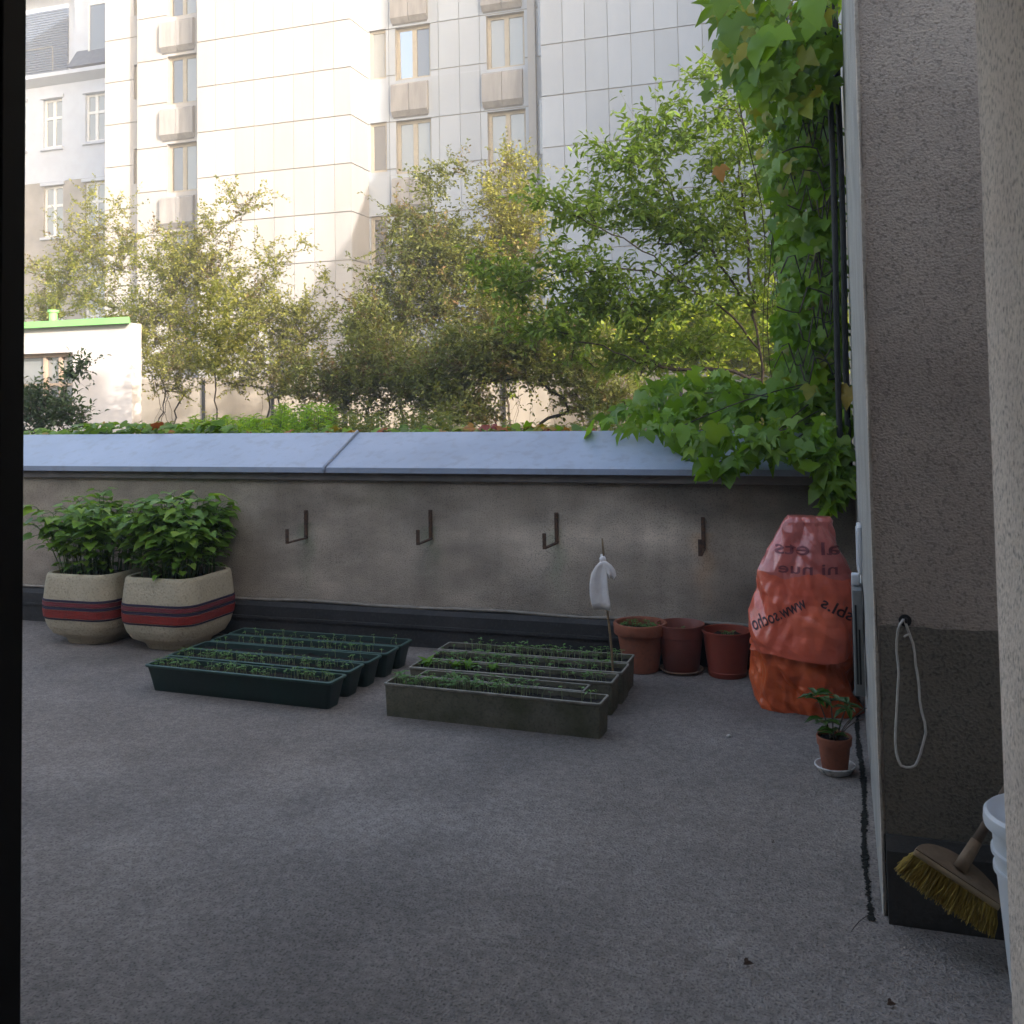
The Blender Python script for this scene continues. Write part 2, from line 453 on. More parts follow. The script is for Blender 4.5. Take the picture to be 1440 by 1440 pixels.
class Leaves:
    def __init__(s, tmpl):
        s.t = tmpl; s.p = []; s.a = []; s.n = []; s.l = []; s.w = []

    def add(s, p, a, n, l, w):
        s.p.append(tuple(p)); s.a.append(tuple(a)); s.n.append(tuple(n)); s.l.append(l); s.w.append(w)

    def build(s, name, m, parent=None, curl=0.0):
        tv, tf = s.t
        P = np.array(s.p, float); A = np.array(s.a, float); Nn = np.array(s.n, float)
        Ln = np.array(s.l)[:, None]; W = np.array(s.w)[:, None]
        A /= np.linalg.norm(A, axis=1)[:, None] + 1e-9
        S = np.cross(Nn, A); S /= np.linalg.norm(S, axis=1)[:, None] + 1e-9
        Nn = np.cross(A, S)
        k = len(tv); n = len(P)
        cz = rng.uniform(.3, 1.8, (n, 1))
        V = np.zeros((n, k, 3))
        for i, (x, y, z) in enumerate(tv):
            V[:, i] = P + A * (x * Ln) + S * (y * W) + Nn * (z * cz * Ln)
        if parent is not None:
            V = V - np.array(root_loc(parent))
        me = bpy.data.meshes.new(name)
        V = V.reshape(-1, 3)
        sizes = np.array([len(f) for f in tf]); flat = np.concatenate([np.array(f) for f in tf])
        loops = (np.arange(n)[:, None] * k + flat[None, :]).ravel()
        tot = np.tile(sizes, n)
        start = np.concatenate([[0], np.cumsum(tot)[:-1]])
        me.vertices.add(len(V)); me.vertices.foreach_set('co', V.ravel())
        me.loops.add(len(loops)); me.loops.foreach_set('vertex_index', loops.astype(np.int32))
        me.polygons.add(len(tot)); me.polygons.foreach_set('loop_start', start.astype(np.int32))
        me.polygons.foreach_set('use_smooth', np.ones(len(tot), bool))
        me.update(calc_edges=True); me.validate()
        return link_mesh(name, me, m, parent)


def unit(v):
    return v / (np.linalg.norm(v) + 1e-9)


def colonize(trunks, targets, r, step=.13, up_pen=.9, rtip=.0035, power=.47, wob=.05):
    """branches grown from trunk polylines to target points; returns (chains, nodes, radii)"""
    pos = []; par = []
    for tr in trunks:
        prev = -1
        tr = [np.array(p, float) for p in tr]
        for a, b in zip(tr[:-1], tr[1:]):
            m = max(1, int(np.linalg.norm(b - a) / step))
            for k in range(m + (1 if b is tr[-1] else 0)):
                q = a + (b - a) * (k / m) + (r.normal(0, wob * .3, 3) if k else 0)
                pos.append(q); par.append(prev); prev = len(pos) - 1
    nt0 = len(pos)
    base = pos[0]
    T = sorted([np.array(t, float) for t in targets], key=lambda t: np.linalg.norm(t - base))
    P = np.zeros((nt0 + len(T) * 60, 3)); P[:nt0] = np.array(pos); cnt = nt0
    chains = []
    for t in T:
        d = np.linalg.norm(P[:cnt] - t, axis=1) + up_pen * np.maximum(0, P[:cnt, 2] - t[2] + .05)
        i = int(np.argmin(d)); a = P[i]
        dist = np.linalg.norm(t - a)
        m = min(50, max(1, int(dist / step)))
        pd = unit(a - P[par[i]]) if par[i] >= 0 else np.array([0, 0, 1.])
        mid = a + (t - a) * .45 + pd * dist * .18 + r.normal(0, wob, 3) * dist
        prev = i; ch = [i]
        for k in range(1, m + 1):
            u = k / m
            q = (1 - u) ** 2 * a + 2 * u * (1 - u) * mid + u * u * t + r.normal(0, .008, 3)
            P[cnt] = q; par.append(prev); prev = cnt; ch.append(cnt); cnt += 1
        chains.append(ch)
    c = np.ones(cnt)
    for i in range(cnt - 1, -1, -1):
        if par[i] >= 0: c[par[i]] += c[i] / 3.0 if par[par[i]] == par[i] else 0
    cc = np.zeros(cnt)
    haschild = np.zeros(cnt, bool)
    for i in range(cnt):
        if par[i] >= 0: haschild[par[i]] = True
    cc[~haschild] = 1
    for i in range(cnt - 1, -1, -1):
        if par[i] >= 0: cc[par[i]] += cc[i]
    rad = rtip * np.maximum(cc, 1) ** power
    tr_chains = []
    cur = [0]
    for i in range(1, nt0):
        if par[i] == i - 1: cur.append(i)
        else: tr_chains.append(cur); cur = [i]
    tr_chains.append(cur)
    return tr_chains, chains, P[:cnt], rad


def plant(name, label, cat, base, trunks, targets, r, leaf_spec, m_leaf, m_bark, group=None, step=.13, rtip=.0035, wob=.05, tip_frac=0.0, m_tip=None, power=.47, up_pen=.9, ntw=6, flatz=1.0):
    """leaf_spec: (template, length, width ratio, spacing, reach along the twig, droop)"""
    root = thing(name, label, cat, base, group)
    trc, chains, P, rad = colonize(trunks, targets, r, step, rtip=rtip, wob=wob, power=power, up_pen=up_pen)
    tb = MB()
    for ch in trc: tb.tube(P[ch], rad[ch], 7)
    tb.build('trunk', m_bark, root, smooth=True)
    bb = MB()
    for ch in chains:
        bb.tube(P[ch], [min(rad[ch[1]] if len(ch) > 1 else rad[ch[0]], rad[c]) for c in ch], 4, cap=False)
    bb.build('branch', m_bark, root, smooth=True)
    tm, ll, wr, sp, reach, droop = leaf_spec
    L1 = Leaves(tm); L2 = Leaves(tm)
    tw = MB()
    for ch in chains:
        pts = P[ch]
        tgt = L2 if (m_tip is not None and r.random() < tip_frac) else L1
        lines = [pts[max(0, len(pts) - max(2, int(reach / step) + 1)):]]
        for q_ in range(ntw):
            i0 = int(r.integers(max(0, int(len(pts) * .3)), len(pts)))
            td = unit(pts[min(i0 + 1, len(pts) - 1)] - pts[max(0, min(i0 + 1, len(pts) - 1) - 1)])
            d_ = unit(td * .6 + r.normal(0, .75, 3) * np.array([1, 1, flatz]) + np.array([0, 0, .18]))
            ln = reach * r.uniform(.4, 1.0)
            bend = r.normal(0, .25, 3) * ln
            lines.append(np.array([pts[i0] + d_ * ln * u + bend * u * u for u in (0, .5, 1)]))
            tw.tube(lines[-1], [rtip * .7, rtip * .55, rtip * .35], 3, cap=False)
        for pl_ in lines:
            side = 1
            seglen = np.linalg.norm(np.diff(pl_, axis=0), axis=1)
            tot = seglen.sum(); cs = np.concatenate([[0], np.cumsum(seglen)])
            n_ = max(2, int(tot / sp))
            for k in range(n_):
                s_at = tot * (k + r.random()) / n_
                j = min(len(pl_) - 2, int(np.searchsorted(cs, s_at) - 1)); j = max(j, 0)
                tdir = unit(pl_[j + 1] - pl_[j])
                q = pl_[j] + tdir * (s_at - cs[j])
                sd = np.cross(tdir, np.array([0, 0, 1.])); sd = unit(sd + r.normal(0, .45, 3))
                side = -side
                ax = unit(tdir * .55 + sd * side + np.array([0, 0, -droop]) + r.normal(0, .25, 3))
                nn = unit(np.array([0, 0, 1.]) + r.normal(0, .5, 3))
                s_ = ll * r.uniform(.6, 1.3)
                tgt.add(q + r.normal(0, ll * .2, 3), ax, nn, s_, s_ * wr)
            td = unit(pl_[-1] - pl_[-2])
            tgt.add(pl_[-1], td + r.normal(0, .4, 3), np.array([0, 0, 1.]) + r.normal(0, .4, 3), ll, ll * wr)
    if tw.v: tw.build('twig', m_bark, root)
    L1.build('crown', m_leaf, root)
    if L2.p: L2.build('young_shoots', m_tip, root)
    return root


def blob_targets(r, blobs):
    """blobs: (px, py, Y, rx, rz, ry, n): points inside ellipsoids round a photo point at depth Y"""
    out = []
    for px, py, Y, rx, rz, ry, n in blobs:
        c = onY(px, py, Y)
        for _ in range(n):
            v = r.normal(0, 1, 3); v = v / np.linalg.norm(v) * r.random() ** (1 / 2.2)
            out.append(np.array(c) + v * np.array([rx, ry, rz]))
    return out


# ================================================================== SETTING
GZ = 1.0          # garden level behind the parapet

def grid_mesh(name, xs, ys, fn_pos, tone, m, parent=None):
    nx, ny = len(xs), len(ys)
    X, Yg = np.meshgrid(xs, ys, indexing='ij')
    V = fn_pos(X, Yg).reshape(-1, 3)
    if parent is not None: V = V - np.array(root_loc(parent))
    idx = np.arange(nx * ny).reshape(nx, ny)
    Fq = np.stack([idx[:-1, :-1], idx[1:, :-1], idx[1:, 1:], idx[:-1, 1:]], -1).reshape(-1, 4)
    me = bpy.data.meshes.new(name)
    me.from_pydata(V.tolist(), [], Fq.tolist())
    me.polygons.foreach_set('use_smooth', [True] * len(Fq))
    ca = me.color_attributes.new('tone', 'FLOAT_COLOR', 'POINT')
    ca.data.foreach_set('color', np.concatenate([tone(X, Yg).reshape(-1, 3), np.ones((nx * ny, 1))], 1).ravel())
    me.update()
    return link_mesh(name, me, m, parent)


def floor_tone(X, Y):
    a = .74 + .48 * fbm(X * .8, Y * .9, 3)
    b = .80 + .40 * fbm(X * 3.6, Y * 3.6, 9)
    b = b * (.9 + .2 * fbm(X * 11, Y * 11, 10))
    t = a * b
    for px, py, rr, am in ((160, 1187, .07, .28), (700, 1308, .06, .22), (1020, 1325, .05, .2)):
        c = onZ(px, py)
        t = t + am * np.exp(-(((X - c.x) ** 2 + (Y - c.y) ** 2) / rr ** 2)) * (.5 + fbm(X * 14, Y * 14, 5))
    # damp dirt along the skirting
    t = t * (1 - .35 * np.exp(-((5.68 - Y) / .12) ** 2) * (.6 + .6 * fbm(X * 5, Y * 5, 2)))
    wv = vnoise(X * 1.3, Y * 1.3, 21)
    # darker patches round the troughs, planters, pots and bundle
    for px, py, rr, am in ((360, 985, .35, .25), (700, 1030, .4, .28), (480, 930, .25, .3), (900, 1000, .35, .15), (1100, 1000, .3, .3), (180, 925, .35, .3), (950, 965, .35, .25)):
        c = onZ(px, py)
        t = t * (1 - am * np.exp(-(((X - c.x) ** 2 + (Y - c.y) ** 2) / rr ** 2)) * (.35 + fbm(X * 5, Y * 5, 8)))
    col = np.stack([t * (.99 + .05 * wv), t * .985, t * (1.0 - .06 * wv)], -1)
    return col


def flat(X, Y):
    z = .004 * (fbm(X * 2, Y * 2, 40) - .5)
    return np.stack([X, Y, z], -1)


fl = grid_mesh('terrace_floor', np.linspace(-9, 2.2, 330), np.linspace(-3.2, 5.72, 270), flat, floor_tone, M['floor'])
lab(fl, 'grey speckled screed floor of the terrace', kind='structure')


def gpos(X, Y):
    d = np.maximum(0, Y - 8)
    z = GZ + .08 * (fbm(X * .6, Y * .6, 50) - .5) - .0 * d
    return np.stack([X, Y, z], -1)


gxs = np.concatenate([np.linspace(-90, -32, 12), np.linspace(-30, 12, 120), np.linspace(14, 90, 12)])
gys = np.concatenate([np.linspace(6.42, 30, 70), np.linspace(32, 90, 10)])
gd = grid_mesh('garden_ground', gxs, gys, gpos, lambda X, Y: np.repeat((.8 + .4 * fbm(X, Y, 60))[..., None], 3, -1), M['ground'])
lab(gd, 'bare soil and grass of the garden behind the parapet', kind='structure')
sb = MB(); sb.box(-90, 90, -90, 6.3, -3.3, -.35)
lab(sb.build('ground', M['ground']), 'ground below the terrace', kind='structure')

# ---- parapet wall
pw = thing('parapet_wall', 'low rendered parapet with a blue grey sheet metal coping and black skirting', 'wall', (-4.0, 5.71, 0))
hook_x = [onY(431, 740, 5.71).x, onY(606, 740, 5.71).x, onY(783, 740, 5.71).x, onY(989, 745, 5.71).x]


def wall_tone(X, Z):
    t = .62 + .78 * fbm(X * 1.6, Z * 3.2, 11)
    t *= .70 + .62 * fbm(X * 4, Z * 10, 13)
    t *= .86 + .28 * fbm(X * 14, Z * 1.5, 14)
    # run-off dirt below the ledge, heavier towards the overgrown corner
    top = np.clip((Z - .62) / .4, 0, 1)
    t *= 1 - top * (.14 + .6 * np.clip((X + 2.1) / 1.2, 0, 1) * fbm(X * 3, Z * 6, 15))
    # clean pale patch
    t *= 1 + .75 * np.exp(-(((X + 1.15) / .55) ** 2 + ((Z - .73) / .12) ** 2)) * (.3 + fbm(X * 7, Z * 9, 17))
    # dark stain and blocked sky light painted in the corner under the vine
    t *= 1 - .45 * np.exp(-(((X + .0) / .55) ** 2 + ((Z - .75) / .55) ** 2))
    r = np.ones_like(t); g = np.ones_like(t); b = np.ones_like(t)
    for i, hx in enumerate(hook_x):
        run = np.exp(-((X - hx + .02 * np.sin(Z * 30)) / .05) ** 2) * (Z < .74) * np.clip((Z - .25) / .4, 0, 1) * fbm(X * 25, Z * 6, 19 + i)
        if i == 3:
            r *= 1 + .35 * run; g *= 1 + .05 * run; b *= 1 - .25 * run
        else:
            r *= 1 - .5 * run; g *= 1 - .28 * run; b *= 1 - .42 * run
        halo = np.exp(-(((X - hx) / .16) ** 2 + ((Z - .84) / .1) ** 2)) * fbm(X * 12, Z * 12, 27 + i)
        t *= 1 - .28 * halo
    gm = np.clip(fbm(X * 1.1, Z * 2, 33) - .5, 0, 1) * 1.2
    return np.stack([t * r * (1 - .2 * gm), t * g * (1 - .05 * gm), t * b * (1 - .25 * gm)], -1)


def wall_pos(X, Z):
    return np.stack([X, 5.71 + .006 * (fbm(X * 3, Z * 3, 36) - .5), Z], -1)


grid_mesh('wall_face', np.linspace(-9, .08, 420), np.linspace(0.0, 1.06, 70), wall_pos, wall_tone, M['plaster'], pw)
b = MB(); b.box(-9, .08, 5.72, 6.06, -.3, 1.09); b.build('wall_core', M['house'], pw)
b = MB(); b.box(-9, .078, 5.675, 5.735, 1.026, 1.098, bev=.006); b.build('ledge', M['ledge'], pw)
b = MB()
b.prism_x([(5.66, 0), (5.66, .20), (5.685, .225), (5.708, .23), (5.708, 0)], -9, .076)
b.box(-9, .074, 5.645, 5.659, .118, .135)
b.build('skirting', M['skirting'], pw)
b = MB()
xs = np.linspace(-9, .07, 120)
b.tube([(x, 5.695 + .004 * math.sin(x * 9), .238 + .004 * math.sin(x * 5.3) + rng.normal(0, .0012)) for x in xs], [.011 + rng.normal(0, .0012) for x in xs], 6)
b.build('mortar_lip', M['mortar_lip'], pw, smooth=True)
b = MB()   # folded metal sheet: drip edge, sloping top, back fold
th = .004
for x0, x1 in ((-9, -6.15), (-6.146, -3.150), (-3.146, .075)):
    b.prism_x([(5.635, 1.078), (5.635, 1.112), (6.10, 1.322), (6.14, 1.318), (6.14, 1.14), (6.135, 1.14), (6.135, 1.312), (6.10, 1.316), (5.641, 1.106), (5.641, 1.078)], x0, x1)
cp = b.build('coping', M['zinc'], pw)
for xs_ in (-6.148, -3.148):
    b = MB()
    b.tube([(xs_, 5.628, 1.082), (xs_, 5.631, 1.116), (xs_, 5.87, 1.225), (xs_, 6.10, 1.331)], .011, 8)
    b.build('seam', M['zinc'], cp, smooth=True)

# ---- house behind the camera (doorway), wing with the pier, neighbour
hs = thing('house_wall', 'pale roughcast doorway jamb of the house at the right edge', 'house wall', (0.213, 1.6, 0))
b = MB(); b.box(.213, 2.0, .3, 1.6, 0, 2.95, bev=.012, seg=3); b.build('jamb', M['jamb'], hs, smooth='auto')
b = MB(); b.box(-12, -2.2, .5, 1.6, -.2, 2.95); b.box(-2.199, -1.521, .6, 1.5, 0, 2.499); b.box(-2.2, .213, .5, 1.6, 2.5, 2.95)
b.build('wall', M['house'], hs)
b = MB(); b.box(-3.2, .2, 1.601, 2.3, 3.0, 3.1); b.build('shade_slab', M['house'], hs)  # unseen slab added over the door to darken the near floor
b = MB(); b.box(3.0, 8.0, -25, 1.0, 0, 9.5); b.box(2.01, 8, 1.01, 5.2, 0, 6.2); b.build('shade_wing', M['house'], hs)  # unseen wing shaped to keep the terrace in shade
b = MB(); b.box(-4, 2.98, -3.2, -3.1, 0, 2.9); b.box(-4, -3.9, -3.1, .5, 0, 2.9); b.box(2.9, 2.98, -3.1, .3, 0, 2.9); b.box(-4, 2.98, -3.1, .49, 2.9, 2.95)
b.build('room', M['room'], hs)
b = MB(); b.box(-1.52, -1.343, 1.30, 1.355, -.001, 2.499, bev=.004); b.box(-1.52, -1.40, 1.3552, 1.395, 0, 2.499, bev=.003)
lab(b.build('door_frame', M['frame']), 'near black door frame upright along the left edge', 'door frame')

wg = thing('side_pier', 'grey brown roughcast pier with a pale corner and grey painted base', 'pier', (.09, 3.1, 0))
b = MB(); b.box(.0935, 2.0, 3.1, 7.2, .232, 3.6); b.build('pier_wall', M['pier'], wg)
b = MB()   # pale rendered side facing the terrace, slightly wavy arris
n = 60
vs = []; fs = []
for i in range(n + 1):
    z = 3.598 * i / n
    for (x, y) in ((.083 + .0012 * math.sin(z * 7) + .001 * math.sin(z * 23), 5.74), (.083 + .0012 * math.sin(z * 7) + .001 * math.sin(z * 23), 3.104), (.0855 + .001 * math.sin(z * 9), 3.094), (.0932 + .0015 * math.sin(z * 13) + rng.normal(0, .0008), 3.094), (.0932, 3.2)):
        vs.append((x, y, z))
for i in range(n):
    for k in range(4):
        fs.append((i * 5 + k, i * 5 + k + 1, (i + 1) * 5 + k + 1, (i + 1) * 5 + k))
for q_, f_ in enumerate(fs):
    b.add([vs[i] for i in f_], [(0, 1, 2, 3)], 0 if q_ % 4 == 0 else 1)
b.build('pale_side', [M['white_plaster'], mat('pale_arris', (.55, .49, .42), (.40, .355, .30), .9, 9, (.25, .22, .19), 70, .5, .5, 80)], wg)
b = MB()
zz = [.834 + .0015 * math.sin(i * 1.7) + .0015 * math.sin(i * .6) for i in range(60)]
xx = np.linspace(.0995, 1.6, 60)
b.prism_y([(.0995, .234)] + [(1.6, .234)] + [(x, z) for x, z in zip(xx[::-1], zz[::-1])], 3.0955, 3.0985)
b.build('painted_base', M['pier_base'], wg)
b = MB(); b.prism_x([(3.05, 0), (3.062, .2), (3.085, .236), (3.12, .236), (3.12, 0)], .098, 1.6); b.build('skirting', M['pier_skirt'], wg)
b = MB(); b.box(1.6, 1.7, 1.601, 3.099, 0, 3.5); b.build('recess_wall', M['pier'], wg)

nb = thing('shade_neighbour', 'unseen tall house with a sloping roof, shaped to shade the facade', 'house', (6, 16, 0))
b = MB(); b.prism_y([(.62, -1), (26, -1), (26, 24), (5.9, 24), (5.9, 16.7), (3.5, 13.5), (1.9, 11.7), (.62, 10.5)], 16, 24); b.build('wall', M['neigh'], nb)  # unseen; outline shaped to cast the shadow edge on the facade
for k in range(5):
    for q in range(4):
        x = 7.5 + q * 3.2; z = 2.5 + k * 3.6
        b = MB(); b.box(x, x + 1.3, 15.94, 15.999, z, z + 1.9); b.box(x - .1, x + 1.4, 15.9, 15.94, z - .1, z)
        f_ = b.build('window', M['win_white'], nb)
        b = MB(); b.box(x + .08, x + 1.22, 15.925, 15.938, z + .08, z + 1.82); b.build('pane', M['pane_dark'], f_)


# ---- apartment building
ap = thing('apartment_building', 'tall pale apartment block clad in large panels with grey concrete spandrels', 'apartment block', (-12, 27, GZ))


def facade(name, x0, x1, z0, z1, Y, gx, gz, opens, m, depth=.24):
    """panels with open joints on a backing wall; openings leave real reveals"""
    gj = .016
    X = sorted(set([x0, x1] + [g for g in gx if x0 < g < x1] + [e for o in opens for e in o[:2] if x0 < e < x1]))
    Z = sorted(set([z0, z1] + [g for g in gz if z0 < g < z1] + [e for o in opens for e in o[2:4] if z0 < e < z1]))
    pb = MB(); kb = MB()
    # merge neighbouring cells between grid lines when no opening splits them
    for i in range(len(X) - 1):
        for k in range(len(Z) - 1):
            cx, cz = (X[i] + X[i + 1]) / 2, (Z[k] + Z[k + 1]) / 2
            if any(o[0] < cx < o[1] and o[2] < cz < o[3] for o in opens): continue
            a = X[i] + (gj / 2 if X[i] in gx else 0); c = X[i + 1] - (gj / 2 if X[i + 1] in gx else 0)
            d = Z[k] + (gj if Z[k] in gz else 0); e = Z[k + 1] - (gj if Z[k + 1] in gz else 0)
            pb.box(a, c, Y, Y + .035, d, e)
            kb.box(X[i], X[i + 1], Y + .036, Y + depth, Z[k], Z[k + 1])
    pb.build(name, m, ap)
    kb.build('backing_wall', M['joint'], ap)


def window(parent, x0, x1, z0, z1, Y, mf, sashes=2, pane=None, fw=.075, tilt=None, cross=None):
    pane = pane or M['pane']
    b = MB()
    b.box(x0, x1, Y, Y + .06, z0, z0 + fw); b.box(x0, x1, Y, Y + .06, z1 - fw, z1)
    b.box(x0, x0 + fw, Y, Y + .06, z0 + fw, z1 - fw); b.box(x1 - fw, x1, Y, Y + .06, z0 + fw, z1 - fw)
    for s in range(1, sashes):
        xm = x0 + (x1 - x0) * s / sashes
        b.box(xm - fw * .75, xm + fw * .75, Y + .002, Y + .062, z0 + fw, z1 - fw)
    if cross:
        b.box(x0 + fw, x1 - fw, Y - .004, Y + .058, z0 + cross - fw * .6, z0 + cross + fw * .6)
    wf = b.build('window', mf, parent)
    for s in range(sashes):
        a = x0 + (x1 - x0) * s / sashes + fw * (.8 if s else 1); c = x0 + (x1 - x0) * (s + 1) / sashes - fw * (.8 if s < sashes - 1 else 1)
        b = MB()
        if tilt == s:
            b.add([(a, Y + .045, z0 + fw), (c, Y + .045, z0 + fw), (c, Y + .015, z1 - fw), (a, Y + .015, z1 - fw), (a, Y + .055, z0 + fw), (c, Y + .055, z0 + fw), (c, Y + .025, z1 - fw), (a, Y + .025, z1 - fw)],
                  [(0, 1, 2, 3), (7, 6, 5, 4), (0, 4, 5, 1), (1, 5, 6, 2), (2, 6, 7, 3), (3, 7, 4, 0)])
            b.build('pane', M['pane_sky'], wf)
        else:
            b.box(a, c, Y + .035, Y + .05, z0 + fw, z1 - fw); b.build('pane', pane if not isinstance(pane, list) else pane[s], wf)
    return wf


def spandrel(parent, x0, x1, z0, z1, Y, out=.15):
    b = MB()
    b.prism_x([(Y - .001, z0), (Y - out + .13, z0), (Y - out, z0 + .15), (Y - out, z1 - .06), (Y - out + .06, z1), (Y - .001, z1)], x0, (x0 + x1) / 2 - .008)
    b.prism_x([(Y - .001, z0), (Y - out + .13, z0), (Y - out, z0 + .15), (Y - out, z1 - .06), (Y - out + .06, z1), (Y - .001, z1)], (x0 + x1) / 2 + .008, x1)
    s = b.build('spandrel', M['spandrel'], parent)
    b = MB(); b.box(x0 + .03, x1 - .03, Y - out + .13, Y - .002, z0 - .05, z0 - .001); b.build('drip_underside', M['spandrel_under'], s)


TX0, TX1 = -19.69, -14.1
gzT = [13.58 - 1.51 * k for k in range(-6, 9)]
gxT = [TX0 + .72 * k for k in range(0, 9)]
facade('tower_cladding', TX0, TX1, GZ - .6, 22, 27.0, gxT, gzT, [], M['panel'])
b = MB()
for k in range(len(gzT) - 1):
    b.box(TX1 + .001, TX1 + .036, 27.0, 28.19, gzT[k + 1] + .015, gzT[k] - .015)
b.build('tower_return', M['panel'], ap)
b = MB(); b.box(TX0 + .02, TX1, 27.25, 28.6, GZ - .6, 22); b.build('tower_core', M['joint'], ap)
# recessed middle with windows
opens = []
for k in range(-1, 4):
    zt = 13.60 - 3.02 * k
    opens += [(-13.10, -11.88, zt - 1.72, zt), (-10.0, -8.76, zt - 1.72 - .03, zt - .06), (-14.02, -13.42, zt - 1.60, zt + .02)]
gxM = [-13.32, -11.6, -10.9, -10.22, -8.52]
facade('recess_cladding', TX1, -7.9, GZ - .6, 22, 28.2, gxM, gzT, opens, M['panel_shade'])
for k in range(-1, 4):
    zt = 13.60 - 3.02 * k
    window(ap, -13.10, -11.88, zt - 1.72, zt, 28.36, M['win_frame'], 2, [M['pane'], M['pane_dark']] if k == 0 else M['pane'], .10, tilt=0 if k == 0 else None)
    window(ap, -10.0, -8.76, zt - 1.75, zt - .06, 28.36, M['win_frame'], 2, M['pane'], .10)
    window(ap, -14.02, -13.42, zt - 1.60, zt + .02, 28.30, M['win_frame'], 1, M['pane_dark'] if k else M['pane'], .09)
    spandrel(ap, -13.2, -11.95, zt - 2.9, zt - 1.86, 28.2)
    spandrel(ap, -10.12, -8.82, zt - 2.94, zt - 1.88, 28.2)
    b = MB(); b.box(-8.30, -8.12, 28.14, 28.199, zt - 1.55, zt + .12); b.build('slit_window', M['pane_dark'], ap)
b = MB(); b.box(-8.62, -8.38, 28.05, 28.199, GZ - .6, 22); b.build('pilaster', M['panel'], ap)
# right wing
gzR = [11.92 - 1.51 * k for k in range(-7, 8)]
gxR = [-7.9 + .665 * k for k in range(0, 26)]
facade('right_cladding', -7.9, 9, GZ - .6, 22, 27.0, gxR, gzR, [], M['panel_shade'])
b = MB(); b.box(-7.88, 9, 27.25, 28.6, GZ - .6, 22); b.build('right_core', M['joint'], ap)
# left sections
LX0, LX1 = -22.88, TX0
opL = [(-21.64, -20.45, 13.69 - 3.06 * k - 1.70, 13.69 - 3.06 * k) for k in range(-1, 4)]
gzL = [13.62 - 1.53 * k for k in range(-6, 9)]
facade('left_cladding', LX0, LX1, GZ - .6, 22, 28.0, [], gzL, opL, M['panel'])
for k in range(-1, 4):
    zt = 13.69 - 3.06 * k
    window(ap, -21.64, -20.45, zt - 1.70, zt, 28.17, M['win_frame'], 2, [M['pane_dark'], M['pane']], .10)
    spandrel(ap, -21.85, -20.5, zt - 2.92, zt - 1.86, 28.0)
opLL = [(-23.36, -22.98, 13.75 - 3.02 * k - 1.25, 13.75 - 3.02 * k) for k in range(-1, 4)]
facade('far_left_cladding', -24.6, LX0 - .01, GZ - .6, 22, 28.4, [], [z - .4 for z in gzL], opLL, M['panel'])
for k in range(-1, 4):
    zt = 13.75 - 3.02 * k
    window(ap, -23.36, -22.98, zt - 1.25, zt, 28.5, M['win_frame'], 1, M['pane_dark'], .07)
b = MB(); b.box(-24.55, 9, 28.7, 38, GZ - .6, 22); b.build('rear_mass', M['neigh'], ap)
b = MB(); b.box(-24.6, 9, 27.1, 38, 22.002, 22.4); b.build('roof', M['slate'], ap)

# ---- old white house at far left
OY = 34.5
oh = thing('old_town_house', 'white old town house tinted shade-blue, with a dormer and beige ground storeys', 'house', (-33, OY, GZ))


def oldrect(x0, y0, x1, y1, Y=OY):
    a = onY(x0, y0, Y); c = onY(x1, y1, Y)
    return a.x, c.x, c.z, a.z


oc = [oldrect(61, 141, 87, 206), oldrect(120, 133, 147, 197), oldrect(61, 263, 88, 332), oldrect(119, 257, 148, 326), oldrect(20, 146, 36, 212), oldrect(20, 270, 30, 338), oldrect(62, 385, 88, 450), oldrect(119, 380, 148, 445)]
zl = onY(88, 262, OY).z + .25
zc = onY(90, 118, OY).z


def wall_cells(b, x0, x1, z0, z1, Y, D, opens):
    X = sorted(set([x0, x1] + [e for o in opens for e in o[:2] if x0 < e < x1]))
    Z = sorted(set([z0, z1] + [e for o in opens for e in o[2:4] if z0 < e < z1]))
    for i in range(len(X) - 1):
        for k in range(len(Z) - 1):
            cx, cz = (X[i] + X[i + 1]) / 2, (Z[k] + Z[k + 1]) / 2
            if any(o[0] < cx < o[1] and o[2] < cz < o[3] for o in opens): continue
            b.box(X[i], X[i + 1], Y, Y + D, Z[k], Z[k + 1])


b = MB(); wall_cells(b, -46, -24.8, zl, zc, OY, .3, oc); b.build('upper_wall', M['old_plaster'], oh)
b = MB(); wall_cells(b, -46, -24.8, GZ - .5, zl - .001, OY + .02, .3, oc); b.build('lower_wall', M['old_low'], oh)
for o in oc:
    b = MB(); b.box(o[0] - .12, o[1] + .12, OY - .08, OY - .001, o[3] + .02, o[3] + .16); b.build('window_lintel', M['old_plaster'], oh)
    b = MB(); b.box(o[0] - .1, o[1] + .1, OY - .1, OY - .001, o[2] - .12, o[2] - .01); b.build('window_sill', M['old_plaster'], oh)
    window(oh, o[0], o[1], o[2], o[3], OY + .12, M['win_white'], 2, M['pane'], .10, cross=(o[3] - o[2]) * .62)
b = MB(); b.prism_x([(OY - .002, zc), (OY - .45, zc + .25), (OY - .45, zc + .42), (OY + .2, zc + .6), (OY + .2, zc)], -46, -24.8); b.build('cornice', M['old_plaster'], oh)
ax0, ax1, az0, az1 = oldrect(20, 25, 97, 100, OY + .8)
b = MB(); b.box(-46, ax1 + 3, OY + .8, OY + 6, zc + .4, az1 + .9); b.build('attic_wall', M['old_plaster'], oh)
b = MB()
for i in range(26):
    z = az1 - (az1 - az0) * i / 26
    b.box(ax0 - 2, ax1, OY + .70, OY + .78, z - (az1 - az0) / 26 + .03, z)
b.build('roller_blind', M['blind'], oh)
b = MB()
for x in (ax0 - .4, (ax0 + ax1) / 2, ax1): b.box(x - .02, x + .02, OY - .2, OY - .16, zc + .6, zc + 1.65)
b.box(ax0 - 2, ax1, OY - .2, OY - .16, zc + 1.65, zc + 1.70)
